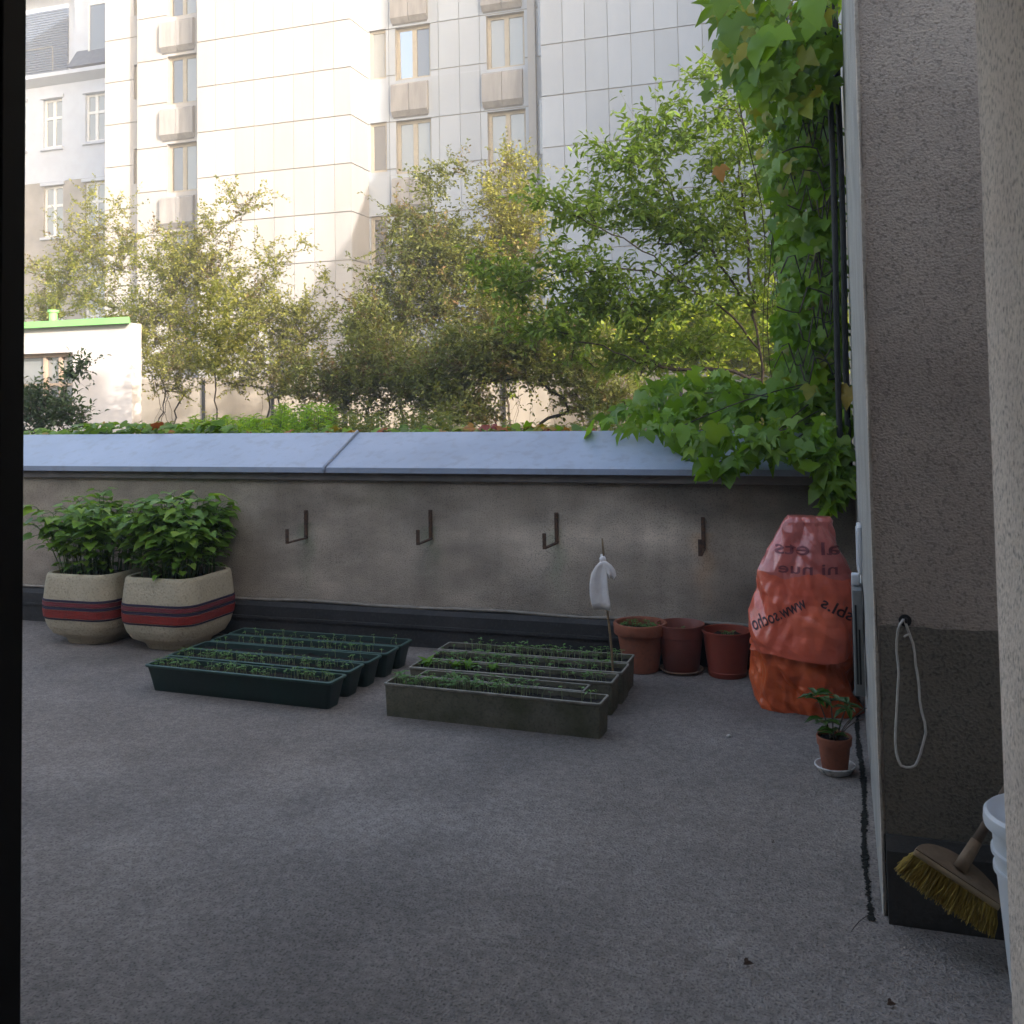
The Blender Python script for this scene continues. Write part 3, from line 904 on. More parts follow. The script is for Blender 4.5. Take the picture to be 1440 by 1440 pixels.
b.build('balcony_rail', M['grey_metal'], oh)
d0 = oldrect(118, 8, 150, 72, OY + .3)
b = MB(); b.box(d0[0] - .5, d0[1] + .6, OY + .3, OY + 3, d0[2] - .7, d0[3] + .8); dm = b.build('dormer', M['old_plaster'], oh)
window(oh, d0[0] + .3, d0[1] + .3, d0[2], d0[3], OY + .22, M['win_white'], 1, M['pane_dark'], .08)
b = MB(); b.prism_x([(OY - .3, zc + .6), (OY + .29, zc + 1.5), (OY + .29, zc + .6)], ax1 + .9, -24.8); b.prism_x([(OY - .3, az1 + .9), (OY + 3, az1 + 2.2), (OY + 6, az1 + .9)], -46, -24.8)
b.build('roof', M['slate'], oh)
b = MB(); b.box(-46, -24.8, OY + .4, OY + 12, GZ - .5, zc + .3); b.build('core', M['old_low'], oh)

# ---- shed
SY = 13.0
sx1 = -10.72
sh = thing('garden_shed', 'sunlit white garden shed with a light green flat roof and a vent pipe', 'shed', (-13, SY, GZ))
op = [(-14.2, -11.9, 1.55, 2.47)]
b = MB(); wall_cells(b, -15.5, sx1, GZ - .2, 2.90, SY, .22, op); 
sbk = sx1 * (SY + 3.0) / SY - .1
pl4 = [(-15.5, SY + .23), (sx1 - .2, SY + .23), (sbk, SY + 3.0), (-15.5, SY + 3.0)]
b.add([(x, y, GZ - .2) for x, y in pl4] + [(x, y, 2.9) for x, y in pl4], [(3, 2, 1, 0), (4, 5, 6, 7), (0, 1, 5, 4), (1, 2, 6, 5), (2, 3, 7, 6), (3, 0, 4, 7)]); b.build('wall', M['shed_wall'], sh)
b = MB()
for (o_, za, zb) in ((.05, 2.902, 2.995), (.07, 2.89, 2.901)):
    p4 = [(-15.6, SY - .05 - o_), (sx1 + o_ * .6, SY - .05 - o_), (sbk + o_, SY + 3.1), (-15.6, SY + 3.1)]
    b.add([(x, y, za) for x, y in p4] + [(x, y, zb) for x, y in p4], [(3, 2, 1, 0), (4, 5, 6, 7), (0, 1, 5, 4), (1, 2, 6, 5), (2, 3, 7, 6), (3, 0, 4, 7)])
b.build('roof', M['shed_roof'], sh)
c = onY(75, 440, SY + .8)
b = MB(); b.lathe([(.07, 3.02), (.07, 3.24), (.095, 3.245), (.095, 3.285), (.0, 3.29)], (c.x, SY + .8, 0), 20); b.build('vent_pipe', M['shed_roof'], sh, smooth='auto')
b = MB()
b.box(-14.2, -11.9, SY + .12, SY + .18, 1.55, 1.61); b.box(-14.2, -11.9, SY + .12, SY + .18, 2.41, 2.47); b.box(-14.2, -11.9, SY + .12, SY + .18, 1.93, 1.97)
for x in (-14.2, -13.3, -12.62, -12.3, -11.96): b.box(x, x + .05, SY + .122, SY + .182, 1.61, 2.41)
wf = b.build('window', M['shed_frame'], sh)
b = MB(); b.box(-14.2, -11.9, SY + .19, SY + .21, 1.55, 2.47); b.build('pane', M['pane'], wf)

# ---- garden wall behind the shrubs
gw = thing('garden_wall', 'low beige concrete panel wall behind the shrubs', 'wall', (-8, 20, GZ))
b = MB()
for k in range(14):
    b.box(-22 + k * 1.9, -22 + k * 1.9 + 1.875, 20, 20.15, GZ - .3, 2.25 + .015 * math.sin(k * 3))
b.build('panel_wall', M['garden_wall'], gw)
b = MB()
for k in range(15): b.box(-22.03 + k * 1.9, -21.97 + k * 1.9, 19.95, 19.998, GZ - .3, 2.2)
b.build('post', M['darkiron'], gw)


# ================================================================== VEGETATION IN THE GARDEN
def simple_trunks(px_list, Y, r, top=.55, spread=.25, n=3):
    out = []
    for px, pyt in px_list:
        base = onY(px, 600, Y); base.z = GZ - .05
        tp = onY(px, pyt, Y)
        for k in range(n):
            e = np.array([base.x + r.normal(0, spread), Y + r.normal(0, spread), GZ + (tp.z - GZ) * r.uniform(.35, top)])
            bs = np.array([base.x + r.normal(0, .08), base.y + r.normal(0, .08), base.z])
            m = (bs + e) / 2 + np.array([r.normal(0, .1), r.normal(0, .1), 0])
            out.append([bs, m, e])
    return out


def shoots(r, lst):
    out = []
    for px, py, Y, n in lst:
        for _ in range(n):
            c = onY(px + r.normal(0, 8), py + r.normal(0, 8), Y + r.normal(0, .3))
            out.append(np.array(c))
    return out


SHRUB_LEAF = (T_DIAMOND, .062, .5, .023, .42, .1)
shr_specs = [
    # name, label, px for trunk, top, Y, blobs, shoots, materials
    ('left_a', 'bushy olive shrub rising behind the green roofed shed', [(95, 420), (140, 430)], 15.8,
     [(95, 400, 15.8, .9, .75, .8, 70), (140, 350, 15.8, .7, .8, .7, 70), (60, 440, 15.8, .7, .5, .7, 35), (165, 450, 15.6, .8, .8, .7, 60)],
     [(125, 275, 15.8, 5), (170, 290, 15.8, 4), (85, 330, 15.8, 4), (200, 330, 15.8, 3), (45, 370, 15.8, 3)], 'leaf_shrub'),
    ('left_b', 'tall sunlit shrub with a crooked dark bough right of the shed', [(245, 420), (215, 430)], 15.0,
     [(245, 400, 15, .8, 1.0, .8, 110), (215, 470, 14.8, .75, .7, .7, 70), (290, 370, 15, .6, .9, .7, 80), (250, 520, 14.6, .8, .5, .7, 60)],
     [(325, 275, 15, 5), (345, 290, 15, 4), (372, 285, 15, 3), (300, 310, 15, 5), (230, 330, 15, 5)], 'leaf_shrub'),
    ('left_c', 'pale olive shrub with thin upright shoots before the sunlit tower', [(370, 450), (400, 470)], 14.6,
     [(365, 440, 14.6, .75, .85, .8, 110), (330, 500, 14.3, .7, .55, .7, 70), (425, 470, 14.6, .5, .65, .6, 70), (400, 530, 14.2, .8, .4, .7, 60)],
     [(415, 345, 14.6, 4), (385, 370, 14.6, 5), (455, 400, 14.6, 4), (460, 440, 14.6, 4), (350, 350, 14.6, 4)], 'leaf_shrub'),
    ('mid_a', 'dense brownish shrub with bare tips in front of the facade recess', [(590, 430), (560, 440)], 14.0,
     [(595, 340, 14, .75, .6, .8, 120), (575, 410, 14, .75, .65, .8, 120), (640, 380, 14, .6, .9, .7, 90), (560, 480, 13.8, .8, .6, .8, 100)],
     [(590, 250, 14, 6), (625, 240, 14, 6), (648, 235, 14, 5), (610, 265, 14, 6), (550, 300, 14, 4)], 'leaf_dark'),
    ('mid_b', 'tall shrub with yellowish bronze tips left of the branching tree', [(715, 430), (700, 440)], 14.4,
     [(715, 310, 14.4, .55, .75, .7, 100), (705, 390, 14.4, .7, .7, .7, 100), (680, 460, 14.2, .8, .7, .8, 100)],
     [(715, 225, 14.4, 8), (735, 230, 14.4, 7), (695, 250, 14.4, 6), (750, 280, 14.4, 5), (765, 300, 14.4, 3)], 'leaf_shrub'),
    ('low_a', 'low dark green shrub mass in the middle of the garden', [(480, 540), (520, 540)], 12.6,
     [(470, 540, 12.6, .6, .45, .6, 90), (530, 530, 12.6, .7, .55, .6, 110), (510, 465, 12.8, .35, .5, .4, 40), (600, 540, 12.4, .6, .4, .6, 90)],
     [(495, 430, 12.6, 4), (520, 450, 12.6, 4)], 'leaf_dark'),
    ('low_b', 'dark twiggy shrub with thin bare stems near the pale wall', [(735, 560), (650, 560), (700, 560)], 12.0,
     [(650, 520, 12, .6, .55, .6, 110), (720, 490, 12, .55, .5, .6, 90), (800, 500, 12.2, .7, .5, .6, 100), (650, 580, 11.6, .5, .15, .5, 40), (850, 560, 12, .6, .35, .5, 60)],
     [(690, 420, 12, 4)], 'leaf_dark'),
]
for i, (nm, lb, tr, Y, blobs, sh_, ml) in enumerate(shr_specs):
    r = np.random.default_rng(100 + i)
    base = onY(tr[0][0], 600, Y); base.z = GZ
    plant('shrub', lb, 'shrub', base, simple_trunks(tr, Y, r, n=3), blob_targets(r, blobs) + shoots(r, sh_), r, SHRUB_LEAF, M[ml], M['bark'],
          group='shrubs in the garden', tip_frac=.14, m_tip=M['leaf_tip'], rtip=.0022, ntw=4)

r = np.random.default_rng(128)
pb_ = Vector((-7.7, 11.0, GZ))  # shrub added to throw leaf shadow on the shed wall
plant('shrub', 'slim young shrub added right of the shed to shade its wall', 'shrub', pb_, [[np.array((-7.7, 11.0, GZ - .05)), np.array((-7.75, 11.0, 1.9)), np.array((-7.7, 11.05, 2.5))]],
      [np.array((-7.7, 11.0, 2.55)) + v / np.linalg.norm(v) * np.array([.5, .5, .75]) * u ** .5 for v, u in zip(r.normal(0, 1, (60, 3)), r.random(60))], r, SHRUB_LEAF, M['leaf_shrub'], M['bark'], group='shrubs in the garden', rtip=.0022, ntw=3)

# sunny hedge far right
r = np.random.default_rng(130)
for (lb, px, lst) in (('bright yellow green hedge glowing behind the tree trunk', 1040, [(1040, 480, 14.6, .9, .55, .5, 190), (1120, 470, 14.4, .7, .7, .5, 130)]),
                      ('yellow green hedge seen through the middle boughs of the tree', 900, [(930, 478, 14.8, .9, .42, .5, 170), (850, 488, 14.8, .7, .36, .5, 120)]),
                      ('low yellow green hedge end nearest to the dark twiggy shrub', 770, [(780, 490, 15, .7, .34, .5, 120), (715, 500, 15, .5, .3, .4, 70)])):
    base = onY(px, 600, 14.6); base.z = GZ
    plant('hedge', lb, 'hedge', base, simple_trunks([(px, 500), (px + 40, 500), (px - 40, 500)], 14.6, r, n=2), blob_targets(r, lst), r,
          (T_DIAMOND, .10, .6, .035, .4, .1), M['leaf_yellow'], M['bark'], rtip=.002, ntw=4, group='yellow green hedges')

# branching tree on the right
r = np.random.default_rng(140)
TY = 9.4


def pxpath(lst, Y0, Y1=None):
    n = len(lst)
    return [np.array(onY(x, y, Y0 + ((Y1 - Y0) * i / (n - 1) if Y1 is not None else 0))) for i, (x, y) in enumerate(lst)]


tb = onY(1072, 560, TY); tb.z = GZ - .05
tr1 = [np.array((tb.x + .03, TY, GZ - .05))] + pxpath([(1071, 540), (1066, 480), (1060, 430), (1050, 330), (1040, 230), (1048, 130)], TY)
tr2 = pxpath([(1066, 490), (1030, 445), (980, 412), (915, 380), (850, 378), (780, 385), (720, 400)], TY, TY - .7)
tr3 = pxpath([(1062, 440), (1010, 370), (960, 300), (920, 240), (905, 190)], TY, TY + .4)
tr4 = pxpath([(1070, 535), (1010, 520), (950, 520), (880, 500), (800, 470), (740, 450)], TY, TY - .5)
tr5 = pxpath([(980, 412), (920, 360), (860, 330), (800, 300), (765, 285)], TY, TY - .9)
tr6 = pxpath([(1060, 430), (1095, 370), (1110, 300), (1120, 200)], TY, TY + .3)
blobs = [(830, 420, TY - .2, .5, .2, .4, 30), (1010, 300, TY, .5, .4, .5, 30), (930, 180, TY + .2, .42, .22, .4, 32), (900, 230, TY, .4, .22, .4, 32), (850, 215, TY, .18, .12, .3, 8), (870, 300, TY, .55, .3, .5, 50), (790, 290, TY - .5, .4, .16, .4, 28),
         (960, 310, TY, .6, .4, .5, 57), (1020, 210, TY, .5, .5, .5, 57), (1050, 110, TY, .35, .3, .4, 28), (800, 380, TY - .4, .6, .22, .5, 43), (720, 405, TY - .4, .4, .2, .4, 25),
         (900, 430, TY - .2, .7, .22, .5, 57), (1000, 400, TY, .6, .35, .5, 50), (780, 460, TY - .3, .6, .22, .5, 43), (900, 500, TY, .8, .2, .5, 50), (1080, 330, TY + .2, .35, .8, .5, 57), (1110, 180, TY + .2, .3, .6, .4, 36),
         (1000, 480, TY + .2, .6, .25, .5, 36), (690, 380, TY - .5, .25, .14, .3, 12), (985, 110, TY + .2, .12, .06, .2, 6)]
plant('tree', 'loosely branching young tree with light green leaves beside the vine', 'tree', tb, [tr1, tr2, tr3, tr4, tr5, tr6], blob_targets(r, blobs), r,
      (T_LEAF, .082, .42, .036, .34, .45), M['leaf_tree'], M['bark'], step=.11, rtip=.0019, power=.5, up_pen=.5, ntw=2, flatz=.35)

# bush in front of the shed
r = np.random.default_rng(150)
bb_ = onY(80, 600, 8.6); bb_.z = GZ
plant('bush', 'dark leafy bush in front of the white shed', 'bush', bb_, simple_trunks([(75, 570), (50, 570), (100, 575)], 8.6, r, n=2),
      blob_targets(r, [(60, 570, 8.6, .25, .22, .25, 60), (95, 585, 8.5, .22, .16, .2, 45), (35, 590, 8.6, .3, .25, .3, 45), (102, 525, 8.6, .06, .08, .06, 12), (115, 515, 8.6, .03, .03, .03, 5)]), r,
      (T_LEAF, .06, .45, .035, .22, .0), M['leaf_bush'], M['bark_pale'], step=.05, rtip=.0018, ntw=3)

# herbs and ground cover
def herb_patch(name, label, m, regs, r, ll, n_leaf=14, tm=T_LEAF, kind='stuff'):
    L = Leaves(tm); sb_ = MB()
    for (pxa, pxb, pyt, Y0, Y1, n) in regs:
        for _ in range(n):
            px = r.uniform(pxa, pxb); Y = r.uniform(Y0, Y1)
            tp = onY(px, pyt + abs(r.normal(0, 14)), Y)
            hgt = max(.15, tp.z - GZ)
            bs = np.array([tp.x + r.normal(0, .06), Y + r.normal(0, .06), GZ - .02])
            pts = [bs + (np.array(tp) - bs) * u + np.array([0.02 * math.sin(u * 5 + px), 0, 0]) for u in (0, .4, .75, 1)]
            sb_.tube(pts, [.006, .005, .004, .002], 4)
            for k in range(n_leaf):
                u = .25 + .75 * k / n_leaf
                a = k * 2.4 + r.random()
                s = ll * (1.15 - .55 * u) * r.uniform(.7, 1.2)
                q = bs + (np.array(tp) - bs) * u
                ax = np.array([math.cos(a), math.sin(a), .25 + .3 * u])
                L.add(q, ax, np.array([-.3 * math.cos(a), -.3 * math.sin(a), 1]), s, s * .5)
    o = L.build(name, m)
    sb2 = sb_.build('stem', M['stem_green'], o)
    lab(o, label, kind=kind)
    if kind != 'stuff': pass
    return o


r = np.random.default_rng(160)
herb_patch('herb_patch', 'bright sunlit yellow green herbs behind the metal coping', M['leaf_bright'], [(265, 400, 582, 9.9, 11.5, 110), (385, 470, 566, 10, 11.5, 80), (330, 470, 590, 9.6, 10.5, 60)], r, .13)
herb_patch('undergrowth', 'dull green undergrowth along the foot of the shrubs', M['leaf_dark'], [(440, 640, 575, 9.8, 11.5, 120), (600, 830, 592, 9.5, 11.5, 110), (190, 300, 592, 9, 10.5, 50), (830, 1180, 560, 9, 12, 130)], r, .11)


# ---- creeper along the top of the coping
def ivy_stems(sb_, pts, rad=.004):
    sb_.tube(pts, rad, 5)


r = np.random.default_rng(170)
cr = thing('creeper', 'creeper with green, yellow and red leaves along the back edge of the coping', 'creeper', (-4, 6.2, 1.2))
sb_ = MB()
for x0, x1 in ((-6.6, -4.4), (-5.0, -2.6), (-3.4, -1.0)):
    sb_.tube([(x, 6.19 + .03 * math.sin(x * 7), 1.28 + .025 * math.sin(x * 5)) for x in np.linspace(x0, x1, 24)], .005, 5)
sb_.build('stem', M['bark_pale'], cr, smooth=True)
LG = Leaves(T_IVY); LR = Leaves(T_IVY)
for (pa, pb, n, up, sz, redp) in ((33, 130, 60, .05, .085, .02), (110, 215, 70, .085, .10, .02), (215, 330, 75, .07, .10, .05), (330, 470, 34, .02, .07, .3), (470, 640, 30, .03, .09, .35), (640, 830, 55, .035, .085, .6)):
    for _ in range(n):
        p = onY(r.uniform(pa, pb), 606, 6.17 + r.uniform(0, .3)); p.z = 1.315 + r.random() ** 1.5 * up
        (LR if r.random() < redp else LG).add(p, (r.normal(0, .7), -.75 + r.normal(0, .4), -.1 + r.normal(0, .3)), (r.normal(0, .3), -.35 + r.normal(0, .3), 1), sz * r.uniform(.6, 1.2), sz * r.uniform(.6, 1.1))
LG.build('leaves', M['leaf_vine'], cr); LR.build('turned_leaves', M['leaf_red'], cr)

# ---- vine
r = np.random.default_rng(180)
vn = thing('vine', 'large leaved green vine hanging down the corner by the pier and over the parapet', 'vine', (-.3, 5.9, 1.3))
sb_ = MB(); LV = Leaves(T_IVY); LY = Leaves(T_IVY); LP = Leaves(T_PALM)


def left_edge(y):
    ys = [-60, 0, 60, 130, 200, 260, 330, 400, 470, 540, 600]
    xs = [960, 985, 1005, 1035, 1066, 1078, 1084, 1086, 1092, 1085, 1080]
    return np.interp(y, ys, xs)


for _ in range(1900):
    y = r.uniform(-60, 560); le = left_edge(y)
    u = r.random() ** .75
    x = le + (1186 - le) * u
    if 90 < y < 250 and x < 1070 and r.random() < .62: continue
    Y = r.uniform(5.75, 6.7) if y > 150 else r.uniform(5.2, 6.4)
    p = onY(x, y, Y)
    if p.x > .05: continue
    s = r.uniform(.06, .115)
    if y < 170 and r.random() < .12: s = r.uniform(.13, .19)
    ax = (-.25 + r.normal(0, .4), -.35 + r.normal(0, .35), -.95 + r.normal(0, .25))
    nn = (-.35 + r.normal(0, .4), -.7 + r.normal(0, .35), .45 + r.normal(0, .3))
    (LY if (r.random() < .07 or (x < 1075 and y < 300 and r.random() < .35)) else (LP if r.random() < .4 else LV)).add(p, ax, nn, s, s * r.uniform(.85, 1.05))
# a few very big near leaves at the top
for (x, y, s, Y) in ((1150, 18, .20, 4.7), (1170, -5, .17, 4.8), (1030, 62, .17, 4.9), (1090, 75, .19, 5.0), (1072, 88, .16, 5.0), (1060, 10, .15, 5.1), (1145, 62, .13, 5.2), (1105, 20, .15, 5.0), (1020, 30, .12, 5.0), (1000, 150, .075, 5.2), (995, 165, .07, 5.2)):
    LV.add(onY(x, y - 35, Y), (-.2 + r.normal(0, .3), -.3, -1), (-.3 + r.normal(0, .3), -.8, .35), s, s)
poly = [(830, 600), (880, 562), (930, 525), (1010, 517), (1090, 540), (1200, 540), (1210, 600), (1205, 690), (1170, 715), (1138, 640), (1060, 640), (1020, 676), (985, 655), (958, 625), (900, 604)]


def inpoly(x, y):
    c = False; j = len(poly) - 1
    for i in range(len(poly)):
        xi, yi = poly[i]; xj, yj = poly[j]
        if (yi > y) != (yj > y) and x < (xj - xi) * (y - yi) / (yj - yi) + xi: c = not c
        j = i
    return c


k = 0
while k < 520:
    x = r.uniform(825, 1212); y = r.uniform(510, 720)
    if not inpoly(x, y): continue
    k += 1
    f = np.clip((y - 520) / 120, 0, 1)
    Y = 6.5 - .85 * f + r.uniform(-.35, .45) * (1 - .5 * f)
    if x > 1100: Y -= .15
    p = onY(x, y, max(Y, 5.5))
    if p.x > .05: continue
    # keep clear of the wall and coping
    ztop = 1.34 if p.y > 6.05 else (1.13 + (p.y - 5.635) * .46 if p.y > 5.6 else -1)
    if p.z < ztop + .02: p.y = 5.52 - r.random() * .1; q = onY(x, y, p.y); p = q
    s = r.uniform(.065, .14)
    (LP if r.random() < .6 else LV).add(p, (-.2 + r.normal(0, .5), -.5 + r.normal(0, .3), -.8 + r.normal(0, .35)), (-.15 + r.normal(0, .45), -.5 + r.normal(0, .4), .75 + r.normal(0, .45)), s, s * r.uniform(.85, 1.05))
for (x, y) in ((1190, 650), (1180, 700), (1172, 690), (1165, 715), (1195, 672), (1055, 655), (1020, 668)):
    LV.add(onY(x, y - 14, 5.5), (r.normal(0, .3), -.4, -.9), (r.normal(0, .3), -.8, .4), .10, .095)
LO = Leaves(T_IVY)
LO.add(onY(1195, 545, 5.6), (-.3, -.3, -.9), (-.3, -.8, .3), .12, .11); LO.add(onY(1012, 235, 5.3), (.1, -.2, -.9), (-.3, -.8, .3), .09, .08)
for j in range(15):
    x0 = r.uniform(1010, 1175); y0 = -80
    x1 = r.uniform(1085, 1180); yy = r.uniform(250, 620)
    Yp = r.uniform(6.2, 6.7)
    pts = []
    for u in np.linspace(0, 1, 14):
        q = onY(x0 + (x1 - x0) * u + 10 * math.sin(u * 9 + j), y0 + (yy - y0) * u, Yp)
        q.x = min(q.x, .03)
        pts.append(q)
    sb_.tube(pts, [.005 - .003 * u for u in np.linspace(0, 1, 14)], 5)
for j in range(22):      # curling tendrils off the poles
    y = r.uniform(60, 540); a = onY(1178, y, 5.72); L_ = r.uniform(20, 90)
    sb_.tube([onY(1178 - L_ * u, y + 30 * math.sin(u * 2.6) * r.choice([-1, 1]) * .6, 5.72 - .15 * u) for u in np.linspace(0, 1, 9)], .0045, 5)
for j in range(7):
    x1 = r.uniform(940, 1150); y1 = r.uniform(545, 680)
    a = onY(1176, r.uniform(520, 600), 5.9); bq = onY(x1, y1, 6.2 if y1 < 600 else 5.56)
    mid = (a + bq) / 2 + Vector((0, 0, .08))
    mid.z = max(mid.z, 1.38)
    sb_.tube([a.lerp(mid, u).lerp(mid.lerp(bq, u), u) for u in np.linspace(0, 1, 10)], .0035, 5)
sb_.build('stem', M['bark'], vn, smooth=True)
LV.build('leaves', M['leaf_vine'], vn); LP.build('pointed_leaves', M['leaf_vine'], vn); LY.build('yellowing_leaves', M['leaf_vine_old'], vn); LO.build('orange_leaves', M['leaf_red'], vn)
pl = thing('vine_pole', 'pair of dark iron poles carrying the vine beside the pier', 'pole', (.03, 5.62, 0))
for x, y in ((.012, 5.60), (.055, 5.66)):
    b = MB(); b.tube([(x + .004 * math.sin(z * 3), y, z) for z in np.linspace(1.0, 3.9, 20)], .017, 8); b.build('pole', M['darkiron'], pl, smooth=True)

# ================================================================== THINGS ON THE TERRACE
# ---- hooks
def make_hook(x, z, label):
    t = thing('wall_hook', label, 'hook', (x, 5.705, z), 'rusty hooks on the parapet')
    b = MB(); b.box(x - .011, x + .011, 5.695, 5.709, z - .005, z + .18, bev=.002)
    b.tube([(x, 5.69, z + .13), (x, 5.684, z + .13)], .007, 8); b.tube([(x, 5.69, z + .17), (x, 5.684, z + .17)], .006, 8)
    b.build('plate', M['rust'], t)
    b = MB(); b.box(x - .011, x + .011, 5.475, 5.694, z - .006, z + .004, bev=.002); b.box(x - .0115, x + .0115, 5.467, 5.4745, z - .007, z + .085, bev=.002)
    b.build('arm', M['rust'], t)
    return t


hz = onY(431, 756, 5.71).z
hook_labels = ['rusty wall hook nearest to the bean planters', 'rusty wall hook above the gap between green and grey troughs',
               'rusty wall hook just left of the white cloth', 'rusty wall hook nearest to the orange wrapped bundle']
hk = make_hook(hook_x[0], hz, hook_labels[0])
for i in (1, 2, 3):
    h2 = dup(hk, (hook_x[i], 5.705, hz + .018 - (.01 if i == 3 else 0)), hook_labels[i])
    h2.rotation_euler = (0, 0, R_([0, 4, -2, 3][i]))


# ---- planters
def sq(n, hw, rad, e=None):
    """rounded square outline"""
    pts = []
    for q in range(4):
        cx = (hw - rad) * (1 if q in (0, 3) else -1); cy = (hw - rad) * (1 if q in (0, 1) else -1)
        for k in range(n):
            a = q * math.pi / 2 + math.pi / 2 * k / (n - 1)
            pts.append((cx + rad * math.cos(a), cy + rad * math.sin(a)))
    return pts


def loft(b, c, rows, n=14, close_top=None, mi=0):
    vs = []; fs = []
    for hw, rad, z in rows:
        for x, y in sq(n, hw, min(rad, hw)): vs.append((c[0] + x, c[1] + y, z))
    m = 4 * n
    for i in range(len(rows) - 1):
        for k in range(m): fs.append((i * m + k, i * m + (k + 1) % m, (i + 1) * m + (k + 1) % m, (i + 1) * m + k))
    b.add(vs, fs, mi)


def hw_at(z):
    zs = [0, .02, .035, .07, .12, .17, .23, .30, .37, .43, .455]
    ws = [.175, .182, .19, .242, .266, .276, .281, .280, .274, .267, .262]
    return float(np.interp(z, zs, ws))


def make_planter(cx, cy, label):
    t = thing('planter', label, 'planter', (cx, cy, 0), 'striped planters by the parapet')
    rows = [(hw_at(z), .105 + .03 * (1 - z), z) for z in np.concatenate([[0, .02, .035, .05], np.linspace(.07, .445, 26)])]
    rows += [(.252, .10, .455), (.242, .095, .457), (.232, .09, .452), (.228, .088, .40), (.228, .088, .36)]
    b = MB(); loft(b, (cx, cy), rows); b.build('body', M['planter'], t, smooth='auto')
    for z0, z1, m, o in ((.168, .179, 'band_navy', .003), (.18, .232, 'band_red', .005), (.233, .252, 'band_navy', .003), (.253, .281, 'band_maroon', .005), (.282, .298, 'band_navy', .003)):
        b = MB()
        loft(b, (cx, cy), [(hw_at(z0) - .002, .105 + .03 * (1 - z0), z0), (hw_at(z0) + o, .107 + .03 * (1 - z0), z0 + .002), (hw_at((z0 + z1) / 2) + o, .107 + .03 * (1 - z0), (z0 + z1) / 2), (hw_at(z1) + o, .107 + .03 * (1 - z1), z1 - .002), (hw_at(z1) - .002, .105 + .03 * (1 - z1), z1)])
        s = b.build('stripe', M[m], t, smooth='auto')
    b = MB()
    n = 12
    loft(b, (cx, cy), [(.227, .088, .405), (.15, .06, .413), (.06, .03, .418), (.001, .001, .418)]); b.build('soil', M['soil'], t, smooth=True)
    return t


PL = [(-4.675, 5.365), (-4.055, 5.365)]
make_planter(*PL[0], 'cream striped planter at the far left, half behind its twin')
make_planter(*PL[1], 'cream striped planter beside the green seed troughs')


def make_beans(cx, cy, label, seed, n=62):
    r = np.random.default_rng(seed)
    t = thing('bean_plants', label, 'plants', (cx, cy, .415), 'bean plants in the planters')
    sb_ = MB(); L = Leaves(T_HEART)
    for i in range(n):
        x = cx + r.uniform(-.19, .19); y = cy + r.uniform(-.19, .19)
        ex, ey = x - cx, y - cy
        h = r.uniform(.36, .58) * (1 - .28 * max(abs(ex), abs(ey)) / .2)
        tp = np.array([x + ex * .38 + r.normal(0, .03), y + ey * .38 + r.normal(0, .03), .415 + h])
        bs = np.array([x, y, .41])
        mid = (bs + tp) / 2 + np.array([-ex * .12, -ey * .12, .02])
        path = [(1 - u) ** 2 * bs + 2 * u * (1 - u) * mid + u * u * tp for u in np.linspace(0, 1, 7)]
        sb_.tube(path, [.004, .0038, .0035, .003, .003, .0025, .002], 4)
        for u, cnt, sz in ((.2, 1, .045), (.36, 2, .05), (.52, 2, .06), (.68, 2, .068), (.84, 3, .072), (.98, 3, .07)):
            if u < .5 and r.random() < .4: continue
            q = path[min(6, int(u * 6.5))]
            for k in range(cnt):
                a = r.uniform(0, 2 * math.pi)
                if r.random() < .45: a = math.atan2(ey, ex) + r.normal(0, .7)
                ln = r.uniform(.03, .085)
                e = q + np.array([math.cos(a) * ln, math.sin(a) * ln, r.uniform(.0, .04)])
                sb_.tube([q, (q + e) / 2 + np.array([0, 0, .008]), e], .0018, 4)
                s = sz * r.uniform(.7, 1.35)
                if u > .9: ax = np.array([math.cos(a), math.sin(a), r.uniform(-.22, .2)])
                else: ax = np.array([math.cos(a), math.sin(a), r.uniform(-.4, .1)])
                L.add(e, ax, np.array([.2 * r.normal(), .2 * r.normal(), 1]) + .3 * ax * np.array([1, 1, 0]), s, s * .95)
    sb_.build('stem', M['stem_green'], t, smooth=True)
    L.build('leaves', M['leaf_bean'], t)


make_beans(*PL[0], 'leafy bean plants growing in the far left planter', 201)
make_beans(*PL[1], 'leafy bean plants growing in the planter beside the seed troughs', 202, 66)


